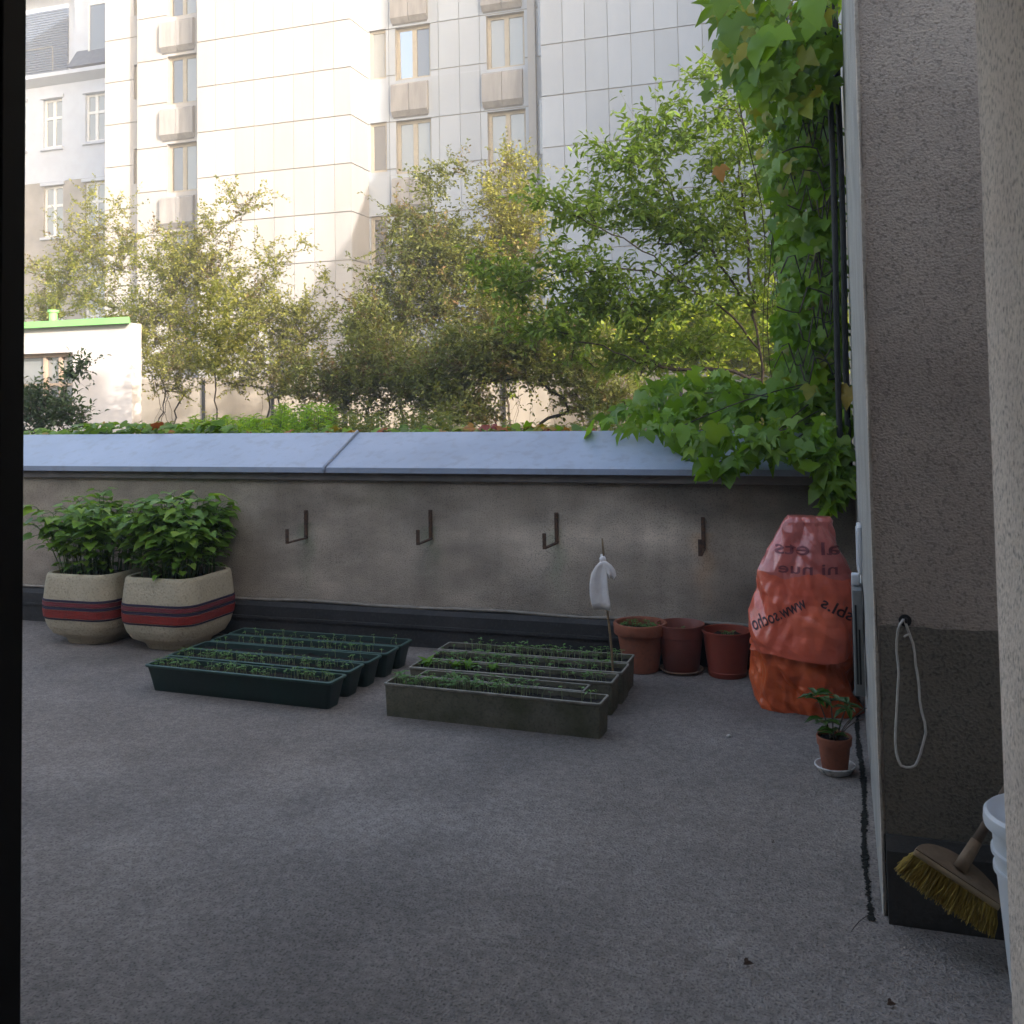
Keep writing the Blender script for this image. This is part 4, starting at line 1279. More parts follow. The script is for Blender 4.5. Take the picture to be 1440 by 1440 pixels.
# ---- troughs
def trough(x0, x1, y0, y1, h, label, m_body, m_rim, group, taper=.02, rim=.008, wall=.008, soil=.03, rounded=.02, yaw=0.0, soil_label=None):
    cx, cy = (x0 + x1) / 2, (y0 + y1) / 2
    t = thing('seed_trough', label, 'trough', (cx, cy, 0), group)
    hx, hy = (x1 - x0) / 2, (y1 - y0) / 2

    def ring(ins, z, rad):
        pts = []
        for q in range(4):
            sx = 1 if q in (0, 3) else -1; sy = 1 if q in (0, 1) else -1
            for k in range(5):
                a = q * math.pi / 2 + math.pi / 2 * k / 4
                pts.append((cx + sx * (hx - ins - rad) + rad * math.cos(a), cy + sy * (hy - ins - rad) + rad * math.sin(a), z))
        return pts

    def rings(rows, close=False):
        vs = []; fs = []
        for rr in rows: vs += rr
        for i in range(len(rows) - 1):
            for k in range(20): fs.append((i * 20 + k, i * 20 + (k + 1) % 20, (i + 1) * 20 + (k + 1) % 20, (i + 1) * 20 + k))
        if close:
            fs.append([(len(rows) - 1) * 20 + k for k in range(20)])
        return vs, fs
    b = MB()
    b.add(*rings([ring(taper + rim, 0, rounded), ring(rim + taper * .4, h * .6, rounded), ring(rim + .001, h - .012, rounded)]))
    b.add(*rings([ring(rim + wall, h - .002, rounded), ring(rim + wall + taper * .5, h - .07, rounded * .8)]))
    b.build('body', m_body, t, smooth='auto')
    b = MB()
    b.add(*rings([ring(.002, h - .013, rounded), ring(0, h - .010, rounded), ring(0, h - .002, rounded), ring(.003, h, rounded), ring(rim + wall - .002, h, rounded), ring(rim + wall, h - .006, rounded)]))
    b.build('rim', m_rim, t, smooth='auto')
    b = MB()
    nx = 60; ny = 9
    ix = hx - rim - wall - .001; iy = hy - rim - wall - .001
    vs = [(cx + ix * (2 * i / nx - 1), cy + iy * (2 * k / ny - 1), h - soil + rng.normal(0, .0035)) for i in range(nx + 1) for k in range(ny + 1)]
    fs = [(i * (ny + 1) + k, (i + 1) * (ny + 1) + k, (i + 1) * (ny + 1) + k + 1, i * (ny + 1) + k + 1) for i in range(nx) for k in range(ny)]
    b.add(vs, fs); b.build('soil', M['soil'], t, smooth=True)
    t.rotation_euler = (0, 0, yaw)
    return t


def seedlings(x0, x1, y0, y1, z, label, n, hmin, hmax, seed, rows=3, size=.016):
    r = np.random.default_rng(seed)
    L = Leaves(T_LEAF); sb_ = MB()
    for i in range(n):
        x = r.uniform(x0, x1); y = y0 + (y1 - y0) * ((i % rows) + .5) / rows + r.normal(0, .005)
        den = vnoise(np.array([x * 3.]), np.array([seed * 3.7]), seed)[0]
        if r.random() > .05 + den * 1.1: continue
        h = r.uniform(hmin, hmax)
        e = np.array([x + r.normal(0, .006), y + r.normal(0, .006), z + h])
        sb_.tube([(x, y, z - .004), (x, y, z + h * .5), tuple(e)], [.0019, .0017, .0013], 3, cap=False)
        a = r.uniform(0, math.pi)
        for k in range(int(r.integers(2, 4))):
            g = a + math.pi * k + r.normal(0, .3) if k < 2 else a + 1.6
            s = size * r.uniform(.7, 1.4)
            L.add(e, (math.cos(g), math.sin(g), r.uniform(-.1, .5)), (r.normal(0, .2), r.normal(0, .2), 1), s, s * .55)
    o = L.build('seedlings', M['leaf_seed'])
    sb_.build('stem', M['stem_pale'], o)
    lab(o, label, kind='stuff')
    return o


gy = [4.405, 4.585, 4.765, 4.95, 5.13]
gx0 = [-3.555, -3.565, -3.555, -3.54, -3.54]
gx1 = [-2.405, -2.41, -2.40, -2.385, -2.385]
ordn = ['foremost', 'second from the front', 'middle', 'second from the back', 'rearmost']
for i in range(5):
    y0 = gy[i] - .025 if i == 0 else gy[i]
    trough(gx0[i], gx1[i], y0, y0 + .172, .142, f'dark green plastic seed trough, {ordn[i]} of the five by the planters' if i != 2 else 'dark green plastic seed trough in the middle of the five by the planters', M['green_trough'], M['green_rim'], 'green seed troughs',
           taper=.026, yaw=R_([-2.6, -2.2, -1.2, -.6, -.6][i]), soil=.026)
    seedlings(gx0[i] + .04, gx1[i] - .05, y0 + .035, y0 + .14, .116, f'tiny seedlings sprouting in the {ordn[i]} green trough', [230, 180, 50, 170, 60][i], .02, .05, 300 + i)
gr = [(-2.125, -1.035, 4.345, 4.495, .16, 2.6, 'long mossy grey trough at the front of the stack of troughs'), (-2.03, -1.16, 4.525, 4.645, .155, 2.6, 'shortest grey trough, second behind the mossy front one'),
      (-2.13, -1.06, 4.665, 4.825, .16, .5, 'grey trough with bright lettuces, in the middle of the five'), (-2.11, -1.05, 4.85, 5.025, .16, .5, 'grey trough directly behind the lettuce trough'),
      (-2.13, -1.06, 5.045, 5.215, .16, .5, 'rearmost grey trough near the skirting')]
for i, (x0, x1, y0, y1, h, yw, lb) in enumerate(gr):
    trough(x0, x1, y0, y1, h, lb, M['grey_trough'], M['grey_rim'], 'grey seed troughs', taper=.006, rim=.003, wall=.008, soil=.024, rounded=.008, yaw=-R_(yw))
    sy = .02 * math.sin(R_(yw))
    seedlings(x0 + .04, x1 - .05, y0 + .03, y1 - .03, h - .024, ['green seedlings crowding the mossy front grey trough', 'sparse seedlings in the shortest grey trough', 'seedlings around the lettuces in the grey trough', 'seedlings in the grey trough behind the lettuces', 'seedlings in the rearmost grey trough'][i],
              [260, 40, 170, 130, 180][i], .025, [.065, .045, .06, .05, .065][i], 320 + i, size=.019)
# lettuces
for j, (px, py, lb) in enumerate(((604, 931, 'bright lettuce seedling at the left end of its grey trough'), (640, 936, 'pale lettuce seedling second from the left'), (662, 935, 'bright upright lettuce seedling in the middle of the trough'), (708, 928, 'bright lettuce seedling furthest right in the trough'))):
    r = np.random.default_rng(340 + j)
    p = onZ(px, py, .15); p.y = float(np.clip(p.y, 4.70, 4.79))
    t = thing('lettuce', lb, 'lettuce', (p.x, p.y, .137), 'lettuce seedlings in the grey trough')
    L = Leaves(T_HEART)
    for k in range(6):
        a = k * 2.4 + r.random(); s = r.uniform(.045, .075)
        L.add((p.x, p.y, .139), (math.cos(a) * .7, math.sin(a) * .7, r.uniform(.5, 1.2)), (-math.cos(a), -math.sin(a), .8), s, s * .6)
    L.build('leaves', M['leaf_lettuce'], t)

# ---- stake with tied cloth
sp0, sp1 = onY(862, 948, 4.93), onY(846, 757, 4.95)
b = MB(); b.tube([sp0.lerp(sp1, u) + Vector((.003 * math.sin(u * 8), 0, 0)) for u in np.linspace(-.08, 1, 12)], [.0058] * 11 + [.004], 8)
lab(b.build('bamboo_stake', M['bamboo'], smooth=True), 'thin leaning cane stuck in the grey trough, white cloth tied to it', 'cane')
ck = onY(848, 788, 4.935)
cl = thing('white_cloth', 'white cloth strip knotted round the cane', 'cloth', ck)


def ribbon(path, widths, depth, nseg=26, seed=1, folds=3):
    """hanging pleated cloth: path of centre points, half widths"""
    r = np.random.default_rng(seed)
    vs = []; fs = []
    n = len(path)
    ph = r.uniform(0, 6, 3)
    for i in range(n):
        u = i / (n - 1)
        for k in range(nseg):
            s = 2 * k / (nseg - 1) - 1
            z = depth * (math.sin(s * folds * 2.2 + ph[0] + u * 1.5) * .7 + .2 * math.sin(s * 5 + ph[1] - u * 2)) * (.3 + u)
            sag = -.012 * u * (s * s) + .005 * math.sin(s * 2.3 + ph[2]) * u
            vs.append((path[i][0] + s * widths[i], path[i][1] + z, path[i][2] + sag))
    for i in range(n - 1):
        for k in range(nseg - 1):
            fs.append((i * nseg + k, i * nseg + k + 1, (i + 1) * nseg + k + 1, (i + 1) * nseg + k))
    return vs, fs


def thicken(o, t=.0025):
    m = o.modifiers.new('thick', 'SOLIDIFY'); m.thickness = t


pth = [onY(x, y, 4.915) for x, y in ((848, 790), (846, 796), (843, 806), (842, 820), (843, 835), (845, 846), (847, 856))]
b = MB(); b.add(*ribbon(pth, [.014, .030, .042, .047, .050, .050, .044], .006, seed=3, folds=1.6)); o = b.build('long_tail', M['cloth'], cl, smooth=True); thicken(o)
pth = [onY(x, y, 4.905) for x, y in ((850, 789), (854, 793), (858, 799), (861, 806), (860, 811))]
b = MB(); b.add(*ribbon(pth, [.010, .020, .025, .02, .010], .005, seed=5, folds=1.2)); o = b.build('short_tail', M['cloth'], cl, smooth=True); thicken(o)
b = MB()
vs = []; fs = []
for i in range(11):
    for k in range(14):
        a = math.pi * i / 10; g = 2 * math.pi * k / 14
        rr = 1 + .22 * noise.noise(Vector((i * .7, k * .9, 2)))
        vs.append((ck.x + .017 * rr * math.sin(a) * math.cos(g), ck.y - .004 + .017 * rr * math.sin(a) * math.sin(g), ck.z + .004 + .019 * rr * math.cos(a)))
for i in range(10):
    for k in range(14): fs.append((i * 14 + k, i * 14 + (k + 1) % 14, (i + 1) * 14 + (k + 1) % 14, (i + 1) * 14 + k))
b.add(vs, fs)
b.add([(ck.x - .012, ck.y - .006, ck.z + .012), (ck.x + .002, ck.y - .008, ck.z + .014), (ck.x - .002, ck.y - .002, ck.z + .034), (ck.x - .013, ck.y - .001, ck.z + .030)], [(0, 1, 2, 3)])
b.add([(ck.x + .001, ck.y - .006, ck.z + .012), (ck.x + .012, ck.y - .004, ck.z + .010), (ck.x + .010, ck.y, ck.z + .026)], [(0, 1, 2)])
b.build('knot', M['cloth'], cl, smooth=True)


# ---- flower pots
def flower_pot(c, prof_out, prof_in, soil_r, soil_z, label, m, name='flower_pot', group=None, rim=None):
    t = thing(name, label, 'flower pot', (c[0], c[1], 0 if len(c) < 3 else c[2]), group)
    z = 0 if len(c) < 3 else c[2]
    b = MB(); b.lathe(prof_out + prof_in, (c[0], c[1], z), 48); b.build('body', m, t, smooth='auto')
    if rim:
        b = MB(); b.lathe(rim, (c[0], c[1], z), 48); b.build('rim', m, t, smooth='auto')
    b = MB()
    vs = [(c[0], c[1], z + soil_z + .006)]; fs = []
    for i in range(1, 7):
        for k in range(30):
            a = 2 * math.pi * k / 30
            vs.append((c[0] + soil_r * i / 6 * math.cos(a), c[1] + soil_r * i / 6 * math.sin(a), z + soil_z + rng.normal(0, .003)))
    for k in range(30): fs.append((0, 1 + k, 1 + (k + 1) % 30))
    for i in range(5):
        for k in range(30): fs.append((1 + i * 30 + k, 1 + (i + 1) * 30 + k, 1 + (i + 1) * 30 + (k + 1) % 30, 1 + i * 30 + (k + 1) % 30))
    b.add(vs, fs); b.build('soil', M['soil'], t, smooth=True)
    return t


p1 = (-1.085, 5.50); p2 = (-.865, 5.535, .012); p3 = (-.612, 5.525)
flower_pot(p1, [(.0, 0), (.092, 0), (.098, .005), (.128, .205)], [(.131, .26), (.128, .20)], .127, .225, 'terracotta pot with a thick rim, leftmost of the three pots', M['terracotta'], rim=[(.128, .205), (.145, .207), (.148, .212), (.151, .263), (.148, .268), (.134, .268), (.131, .262), (.129, .215)], group='flower pots along the skirting')
flower_pot(p2, [(.0, 0), (.094, 0), (.098, .004), (.122, .185), (.126, .187), (.131, .245), (.134, .247), (.134, .253), (.129, .254)], [(.126, .25), (.118, .17)], .12, .19, 'brown plastic pot standing in a saucer, middle of the three pots', M['plastic_pot'], group='flower pots along the skirting')
flower_pot(p3, [(.0, 0), (.098, 0), (.102, .006), (.106, .03), (.104, .032), (.128, .235), (.134, .237), (.135, .246), (.130, .248)], [(.125, .244), (.119, .19)], .12, .205, 'reddish plastic pot beside the orange bundle, rightmost of the three', M['plastic_pot2'], group='flower pots along the skirting')
b = MB(); b.lathe([(0, 0), (.10, 0), (.118, .016), (.121, .017), (.121, .021), (.116, .021), (.1, .008), (0, .0075)], (p2[0], p2[1], 0), 48)
lab(b.build('saucer', mat('worn_clay_saucer', (.36, .26, .18), (.26, .15, .1), .8, 20), smooth='auto'), 'worn clay saucer under the middle flower pot', 'saucer')
# sprouts and pale sprigs in the pots
for j, (p, lb, zz, rr, n) in enumerate(((p1, 'small dark sprouts growing in the leftmost terracotta pot', .225, .11, 70), (p2, 'pale sprouts coming up in the middle pot', .2, .06, 7), (p3, 'pale sprouts coming up in the rightmost reddish pot', .205, .06, 10))):
    r = np.random.default_rng(360 + j)
    L = Leaves(T_LEAF); sb_ = MB()
    for k in range(n):
        a = r.uniform(0, 6.28); q = rr * math.sqrt(r.random()); x, y = p[0] + q * math.cos(a), p[1] + q * math.sin(a)
        h = r.uniform(.015, .035)
        sb_.tube([(x, y, zz), (x, y, zz + h)], .0013, 4)
        for g in range(3): L.add((x, y, zz + h), (math.cos(a + g * 2.1), math.sin(a + g * 2.1), .3), (0, 0, 1), .016, .008)
    o = L.build('sprouts', M['leaf_seed']); sb_.build('stem', M['stem_green'], o); lab(o, lb, kind='stuff')

# ---- orange wrapped bundle
bc = (-.195, 5.06)
wb = thing('wrapped_bundle', 'tall bundle wrapped in orange plastic film with dark mirrored print', 'wrapped bundle', (bc[0], bc[1], 0))


def facet(a, b_, per, T):
    """piecewise linear random height: flat facets that meet in creases"""
    i = math.floor(a); k = math.floor(b_); fa = a - i; fb = b_ - k
    v = lambda p, q: T[p % per][q % 40]
    if fa + fb < 1: return v(i, k) + fa * (v(i + 1, k) - v(i, k)) + fb * (v(i, k + 1) - v(i, k))
    return v(i + 1, k + 1) + (1 - fa) * (v(i, k + 1) - v(i + 1, k + 1)) + (1 - fb) * (v(i + 1, k) - v(i + 1, k + 1))


def bag_loft(zs, lf, rt, dp, seed, amp, nang=260, nz=230, power=3.2, hem=0.0):
    """lf / rt: x of the left and right outline over height, dp: half depth"""
    rr_ = np.random.default_rng(int(seed * 10))
    T1, T2, T3 = rr_.random((11, 40)), rr_.random((17, 40)), rr_.random((31, 40))
    Z = np.linspace(zs[0], zs[-1], nz)
    vs = []; fs = []
    for i, z in enumerate(Z):
        a0, a1, d = np.interp(z, zs, lf), np.interp(z, zs, rt), np.interp(z, zs, dp)
        cx, hx = (a0 + a1) / 2, (a1 - a0) / 2
        for k in range(nang):
            g = 2 * math.pi * k / nang
            cs, sn = math.cos(g), math.sin(g)
            rr = (abs(cs) ** power + abs(sn) ** power) ** (-1 / power)
            x, y = hx * rr * cs, d * rr * sn
            u1 = g / (2 * math.pi)
            disp = amp * (2.2 * (facet(u1 * 11 + z * 2.6, z * 6.5, 11, T1) - .5) + 1.5 * (facet(u1 * 17 - z * 4.2, z * 9 + 3, 17, T2) - .5) + .55 * (facet(u1 * 31 + z * 9, z * 21, 31, T3) - .5)
                          + .25 * noise.noise(Vector((x * 30, y * 30 + seed, z * 14))))
            zz = z + (hem * math.sin(g * 3 + seed) + hem * .6 * noise.noise(Vector((g * 3, seed, 0)))) * max(0, 1 - (z - zs[0]) / .1)
            s = 1 + disp / max(.08, math.hypot(x, y))
            vs.append((cx + x * s, bc[1] + y * s, zz))
    for i in range(nz - 1):
        for k in range(nang): fs.append((i * nang + k, i * nang + (k + 1) % nang, (i + 1) * nang + (k + 1) % nang, (i + 1) * nang + k))
    fs.append([(nz - 1) * nang + k for k in range(nang)])
    return vs, fs


b = MB()
lz = [0, .02, .13, .30, .42, .46]
b.add(*bag_loft(lz, [-.41, -.425, -.442, -.435, -.40, -.2], [.03, .035, .045, .04, .02, -.1], [.16, .165, .175, .17, .15, .05], 3.1, .034, power=2.8))
b.build('lower_film', M['bag_low'], wb, smooth=True)
b = MB()
uz = [.275, .32, .43, .51, .63, .72, .78, .86, .905, .925]
b.add(*bag_loft(uz, [-.452, -.447, -.430, -.412, -.385, -.360, -.338, -.300, -.283, -.264], [.066, .066, .066, .064, .058, .03, -.005, -.036, -.05, -.07], [.195, .192, .182, .174, .158, .143, .13, .105, .09, .07], 8.3, .024, power=2.6, hem=.010))
ub = b.build('upper_bag', [M['bag'], M['bag_pink']], wb, smooth=True)
zmid = .655
for p in ub.data.polygons:
    zc_ = p.center.z + ub.parent.location.z
    if zc_ > zmid + .015 * math.sin(p.center.x * 23) + .012 * noise.noise(Vector((p.center.x * 18, p.center.y * 18, 0))): p.material_index = 1
dg = bpy.context.evaluated_depsgraph_get()
off = Vector((bc[0], bc[1], 0))
bvh = BVHTree.FromPolygons([v.co + off for v in ub.data.vertices], [list(p.vertices) for p in ub.data.polygons])


def print_on(txt, px0, py0, px1, py1, hpx, m, mirror=True, jit=0.0):
    """text laid on the front of the bag; baseline runs between two photo points on the bag"""
    cu = bpy.data.curves.new('print', 'FONT'); cu.body = txt; cu.size = 1.0; cu.resolution_u = 3; cu.offset = .012
    ob = bpy.data.objects.new('tmp_print', cu); COL.objects.link(ob)
    bpy.context.view_layer.update()
    me = bpy.data.meshes.new_from_object(ob.evaluated_get(bpy.context.evaluated_depsgraph_get()))
    bpy.data.objects.remove(ob)
    bm = bmesh.new(); bm.from_mesh(me); bpy.data.meshes.remove(me)
    bmesh.ops.triangulate(bm, faces=bm.faces)
    bmesh.ops.subdivide_edges(bm, edges=[e for e in bm.edges if e.calc_length() > .12], cuts=2, use_grid_fill=False)
    bmesh.ops.triangulate(bm, faces=bm.faces)
    xs_ = [v.co.x for v in bm.verts]; x0, x1 = min(xs_), max(xs_)
    a, c = onY(px0, py0, 4.9), onY(px1, py1, 4.9)
    hgt = hpx / 1378 * 4.7 / .7
    d = (c - a); nrm = Vector((-d.z, 0, d.x)).normalized()
    for v in bm.verts:
        u = (v.co.x - x0) / (x1 - x0)
        if mirror: u = 1 - u
        q = a + d * u + nrm * (v.co.y * hgt)
        hit = bvh.ray_cast(Vector((q.x, 4.0, q.z)), Vector((0, 1, 0)))
        if hit[0] is None:
            q.y = 5.0
        else:
            q = hit[0] + hit[1] * .0022
            if hit[1].y > 0: q = hit[0] - hit[1] * .0022
        v.co = q - off
    me = bpy.data.meshes.new('print'); bm.to_mesh(me); bm.free()
    link_mesh('print', me, m, ub)


print_on('www.socho', 1060, 889, 1136, 853, 17, M['ink'])
print_on('sbl.s', 1153, 851, 1196, 876, 15, M['ink'])
print_on('al ets', 1088, 780, 1181, 783, 17, M['ink_soft'])
print_on('ni nue', 1094, 806, 1178, 810, 15, M['ink_soft'])

# ---- small potted plant
sp = (-.05, 4.215)
b = MB(); b.lathe([(0, 0), (.056, 0), (.062, .003), (.077, .026), (.080, .027), (.080, .031), (.075, .031), (.058, .010), (0, .009)], (sp[0], sp[1], 0), 40)
lab(b.build('saucer', mat('speckled_white_saucer', (.7, .68, .66), (.62, .6, .58), .5, 12, (.1, .09, .08), 45, .8), smooth='auto'), 'white speckled saucer under the small potted plant', 'saucer')
flower_pot((sp[0], sp[1], .0105), [(0, 0), (.048, 0), (.05, .003), (.062, .098), (.067, .100), (.070, .132), (.068, .135)], [(.064, .134), (.061, .10)], .062, .118, 'small terracotta coloured pot on a white saucer by the pier', M['terracotta'])
r = np.random.default_rng(400)
pp = thing('potted_plant', 'small plant with whorled glossy green leaves in the little pot', 'plant', (sp[0], sp[1], .13))
sb_ = MB(); L = Leaves(T_LEAF)
for (ex, ey, ez, dens) in ((-.065, 0, .30, 11), (.055, -.02, .275, 12), (-.01, .03, .285, 8), (.0, -.04, .17, 6), (-.04, -.01, .20, 7)):
    e = np.array([sp[0] + ex, sp[1] + ey, ez]); s0 = np.array([sp[0] + ex * .2, sp[1] + ey * .2, .125])
    mid = (s0 + e) / 2 + np.array([-ex * .2, 0, 0])
    sb_.tube([(1 - u) ** 2 * s0 + 2 * u * (1 - u) * mid + u * u * e for u in np.linspace(0, 1, 7)], [.004, .004, .0035, .003, .003, .0025, .002], 6)
    for k in range(dens):
        a = k * 2.4 + r.random() * .5; s = r.uniform(.055, .085)
        L.add(e + np.array([0, 0, r.uniform(-.02, .01)]), (math.cos(a), math.sin(a), r.uniform(-.25, .45)), (-.3 * math.cos(a), -.3 * math.sin(a), 1), s, s * .38)
for ex, ey, ez in ((.15, .0, .26), (.135, .03, .205), (.10, -.02, .23)):
    e = np.array([sp[0] + ex * .85, sp[1] + ey, ez]); s0 = np.array([sp[0] + .01, sp[1], .125])
    sb_.tube([s0 + (e - s0) * u + np.array([0, 0, .02 * math.sin(u * 3)]) for u in np.linspace(0, 1, 7)], .0018, 5)
sb_.build('stem', M['bark_pale'], pp, smooth=True); L.build('leaves', leaf_mat('glossy_leaf', [(.03, .085, .02), (.045, .11, .022), (.07, .14, .025)], .25, .3), pp)

# ---- things on the side wall
eb = thing('junction_box', 'white plastic box fixed to the pale side wall above the bundle', 'junction box', (.06, 4.6, .84))
z0, z1 = onY(1211, 804, 4.5).z, onY(1205, 738, 4.5).z
b = MB(); b.box(.064, .0835, 4.42, 4.60, z0, z1, bev=.006); b.build('box', M['white_pl'], eb, smooth='auto')
b = MB(); b.box(.0605, .0636, 4.435, 4.585, z0 + .015, z1 - .015, bev=.002); b.build('lid', M['white_pl'], eb)
b = MB(); b.tube([(.076, 4.5, z0 + .002), (.076, 4.5, z0 - .1), (.070, 4.49, z0 - .2)], .004, 8)
lab(b.build('cable', M['white_cord'], smooth=True), 'thin pale cable running down from the white box', 'cable')
pn = thing('slotted_panel', 'narrow grey slotted metal panel against the pale side wall', 'panel', (.05, 4.5, .45))
z0, z1 = onY(1217, 968, 4.45).z, onY(1199, 822, 4.45).z
b = MB(); b.box(.036, .0765, 4.32, 4.62, z0, z1, bev=.006); b.build('panel', M['grey_metal'], pn, smooth='auto')
for k in range(2):
    b = MB(); y = 4.36 + k * .13
    b.box(.034, .0357, y, y + .07, z0 + .05, z1 - .12); b.build('slot', M['slot'], pn)
for k in range(2):
    b = MB(); b.box(.045 + .012 * k, .052 + .012 * k, 4.3175, 4.3195, z0 + .05, z1 - .06 - .1 * k); b.build('slot', M['slot'], pn)
b = MB(); b.box(.036, .066, 4.40, 4.46, z1 + .005, z1 + .05, bev=.004)
lab(b.build('socket_plug', M['white_pl'], smooth='auto'), 'small white plug resting on top of the slotted panel', 'plug')

# ---- cord on its hook
hkp = onY(1273, 873, 3.09)
b = MB()
b.lathe([(0, 0), (.016, 0), (.018, .003), (.012, .006), (0, .006)], (hkp.x, 3.097, hkp.z), 20, axis=Matrix.Rotation(math.pi / 2, 3, 'X'))
b.tube([(hkp.x, 3.095, hkp.z), (hkp.x, 3.07, hkp.z - .003), (hkp.x, 3.055, hkp.z + .004), (hkp.x, 3.052, hkp.z + .016)], .004, 8)
lab(b.build('cord_hook', M['darkiron'], smooth='auto'), 'dark little hook in the pier holding the white cord', 'hook')
zc5 = [(270, 88), (256, 108), (248, 130), (244, 180), (243, 230), (249, 280), (252, 330), (248, 390), (245, 450), (241, 520), (238, 580), (238, 620), (242, 660), (250, 690), (262, 714), (285, 722), (305, 721), (322, 713), (335, 688), (345, 660), (358, 610), (367, 575), (362, 530), (350, 490), (341, 440), (338, 380), (332, 330), (324, 290), (320, 240), (312, 195), (298, 158), (285, 120), (275, 95), (270, 88)]
cpts = [onY(1180 + x / 3, 840 + y / 3, 3.075) for x, y in zc5]
b = MB(); b.tube([Vector((p.x, 3.083 if 2 < i < len(cpts) - 3 else 3.06, p.z)) for i, p in enumerate(cpts)], .0037, 8)
e = onY(1180 + 298 / 3, 840 + 155 / 3, 3.08); b.tube([(e.x, 3.08, e.z), (e.x - .012, 3.07, e.z - .003), (e.x - .016, 3.068, e.z - .006)], .003, 6)
lab(b.build('hanging_cord', M['white_cord'], smooth=True), 'loop of white cord hanging on the pier', 'cord')

# ---- broom
br = thing('broom', 'broom with yellow bristles and D shaped wooden head leaning in the recess', 'broom', onY(1347, 1233, 2.9))
A_, B_ = np.array(onY(1286, 1196, 2.90)), np.array(onY(1406, 1275, 2.86))
e1 = unit(B_ - A_); wid = np.linalg.norm(B_ - A_)
top = np.array(onY(1360, 1200, 2.985)); mid_ = (A_ + B_) / 2
e2 = top - mid_; e2 = unit(e2 - e1 * (e2 @ e1))
e3 = unit(np.cross(e1, e2))
if e3[2] > 0: e3 = -e3          # bristles point down
hd = .080
b = MB()
outl = [(-1, 0)]
for k in range(1, 24):
    a = math.pi * k / 24
    outl.append((-math.cos(a), math.sin(a)))
outl.append((1, 0))
vs = []
for lev, ins in ((-.004, .0), (-.011, .012), (.010, 0)):
    pass
rowsb = []
for off_, sc_ in ((.012, .985), (.008, 1.0), (-.006, 1.0), (-.010, .985)):
    rowsb.append([tuple(mid_ + e1 * (x * wid / 2 * sc_) + e2 * (y * hd * sc_ - .002) + e3 * off_) for x, y in outl])
nO = len(outl)
vs = [p for row in rowsb for p in row]; fs = []
for i in range(3):
    for k in range(nO): fs.append((i * nO + k, i * nO + (k + 1) % nO, (i + 1) * nO + (k + 1) % nO, (i + 1) * nO + k))
fs.append(list(range(nO))[::-1]); fs.append([3 * nO + k for k in range(nO)])
b.add(vs, fs); b.build('head', M['wood'], br, smooth='auto')
b = MB()
for k in range(-12, 13):
    pass
b.tube([tuple(mid_ + e1 * (x * wid / 2) + e3 * .002 - e2 * .001) for x in np.linspace(-1, 1, 20)], .009, 8)
b.build('head_edge', mat('pale_wood_edge', (.36, .26, .15), (.28, .2, .12), .7, 20), br, smooth=True)
r = np.random.default_rng(420)
b = MB()
for k in range(2600):
    x = r.uniform(-1, 1); y = r.random() ** 1.3 * math.sqrt(max(0, 1 - x * x)) * .9
    p = mid_ + e1 * (x * wid / 2 * .97) + e2 * (y * hd) + e3 * .010
    ln = .082 * (1 - .10 * x * x) * r.uniform(.86, 1.06)
    d = unit(e3 + e1 * (x * .26 + r.normal(0, .07)) + e2 * (-.18 + y * .5 + r.normal(0, .07)))
    q = p + d * ln + np.array([0, 0, -.010]) * r.random()
    if q[2] < .004: q = q + (q - p) * ((.004 - q[2]) / min(-1e-3, (q - p)[2])); q[2] = max(q[2], .004)
    m_ = (p + q) / 2 + r.normal(0, .004, 3)
    m_[2] = max(m_[2], .004)
    b.tube([p, m_, q], [.0016, .0015, .0010], 3, cap=False)
b.build('bristles', M['bristle'], br)
h0 = mid_ + e2 * .03 + e3 * -.008
h1 = np.array(onY(1368, 1192, 2.93)); h2_ = np.array(onY(1391, 1153, 2.95)); hdv = unit(h2_ - h1)
b = MB(); b.tube([h0, h0 + hdv * .03, h1 + hdv * .02], [.019, .017, .015], 12); b.build('socket', M['wood'], br, smooth=True)
b = MB(); b.tube([h1 + hdv * .015, h1 + hdv * .1, h1 + hdv * .25, h1 + hdv * .55], .0125, 12); b.build('handle', M['wood_dark'], br, smooth=True)

# ---- bucket
bk = (.480, 2.79)
bt = thing('bucket', 'white plastic bucket with a lid half hidden by the doorway jamb', 'bucket', (bk[0], bk[1], 0))
b = MB(); b.lathe([(0, 0), (.103, 0), (.107, .004), (.130, .30), (.137, .302), (.137, .314), (.132, .316), (.134, .345), (.141, .347), (.141, .357), (.135, .36), (.138, .42)], (*bk, 0), 56); b.build('body', M['white_pl'], bt, smooth='auto')
b = MB(); b.lathe([(.146, .412), (.155, .415), (.157, .425), (.155, .445), (.148, .452), (.135, .450), (.125, .444), (.095, .446), (.085, .470), (.078, .474), (0, .476)], (*bk, 0), 56); b.build('lid', M['white_pl'], bt, smooth='auto')
ba = math.atan2(-.55, -.83)
c = (bk[0] + .142 * math.cos(ba + .25), bk[1] + .142 * math.sin(ba + .25))
b = MB(); b.tube([(c[0], c[1], .345), (c[0] - .018, c[1] - .012, .34), (c[0] - .02, c[1] - .014, .30), (c[0] - .012, c[1] - .01, .275), (c[0] + .008, c[1] + .004, .28)], .005, 8); b.build('handle_loop', M['white_pl'], bt, smooth=True)

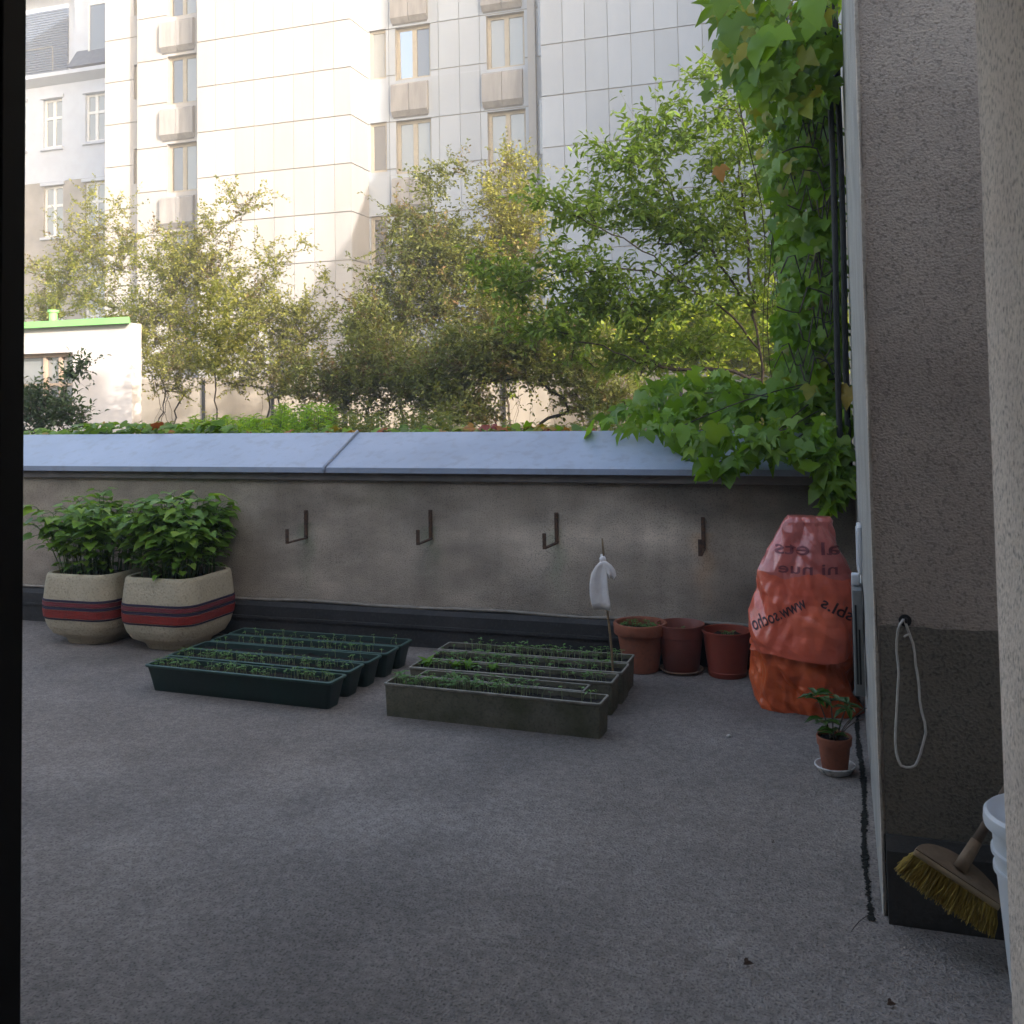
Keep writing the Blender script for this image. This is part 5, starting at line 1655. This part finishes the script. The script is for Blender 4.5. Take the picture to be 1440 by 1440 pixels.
# ---- dirt joint, crack, litter
b = MB()
vs = []; fs = []
ys = np.linspace(3.05, 5.6, 420)
for i, y in enumerate(ys):
    wd = .004 + .007 * vnoise(np.array([y * 9.]), np.array([2.]), 71)[0] + .006 * (vnoise(np.array([y * 30.]), np.array([5.]), 72)[0] - .3)
    if y < 3.12: wd += .003
    xc = .050 + .006 * math.sin(y * 5)
    for dx, dz in ((-wd, .0022), (-wd * .3, .003 + .001 * rng.random()), (wd * .4, .003 + .001 * rng.random()), (wd, .0022)):
        vs.append((xc + dx + rng.normal(0, .0028), y, dz))
for i in range(len(ys) - 1):
    for k in range(3): fs.append((i * 4 + k, i * 4 + k + 1, (i + 1) * 4 + k + 1, (i + 1) * 4 + k))
b.add(vs, fs)
b.tube([onZ(x, y, .001) for x, y in ((1226, 1284), (1216, 1290), (1208, 1296), (1202, 1303), (1197, 1310))], [.0012, .0012, .001, .001, .0008], 5)
lab(b.build('dirt', M['moss']), 'dark dirt and moss in the joint at the foot of the pier', kind='stuff')
b = MB()
c = onZ(1025, 1037, 0)
vs = []
for i in range(7):
    for k in range(10):
        a = math.pi * i / 6; g = 2 * math.pi * k / 10
        vs.append((c.x + .011 * math.sin(a) * math.cos(g), c.y + .009 * math.sin(a) * math.sin(g), .007 + .007 * math.cos(a)))
b.add(vs, [(i * 10 + k, i * 10 + (k + 1) % 10, (i + 1) * 10 + (k + 1) % 10, (i + 1) * 10 + k) for i in range(6) for k in range(10)])
lab(b.build('pebble', M['stone_white'], smooth=True), 'tiny white pebble on the floor in front of the bundle', 'pebble')
for (x, y, lb, s) in ((1045, 1356, 'dark dead leaf lying on the open floor', .03), (1247, 1413, 'dead brown leaf on the floor nearest the doorway jamb', .026), (1085, 1185, 'tiny dead leaf on the floor left of the crack', .012)):
    L = Leaves(T_LEAF); c = onZ(x, y, .006)
    L.add(c, (.8, .3, .1), (.1, -.2, 1), s, s * .6); L.add(c + Vector((.004, .002, .004)), (.3, .8, .2), (.3, -.2, 1), s * .7, s * .4)
    lab(L.build('dead_leaf', M['deadleaf']), lb, 'leaf')

# ---- pale volume added in place of window glass glare
b = MB(); b.box(-95, 95, -95, 95, -4.5, 27)
hm = bpy.data.materials.new('glare_haze'); hm.use_nodes = True
hn = hm.node_tree; hn.nodes.clear()
pv = hn.nodes.new('ShaderNodeVolumePrincipled'); pv.inputs['Color'].default_value = (.95, .96, .98, 1); pv.inputs['Density'].default_value = .005
ho = hn.nodes.new('ShaderNodeOutputMaterial'); hn.links.new(pv.outputs[0], ho.inputs['Volume'])
lab(b.build('glare_haze', hm), 'pale veil added over the garden for window glass glare', kind='stuff')
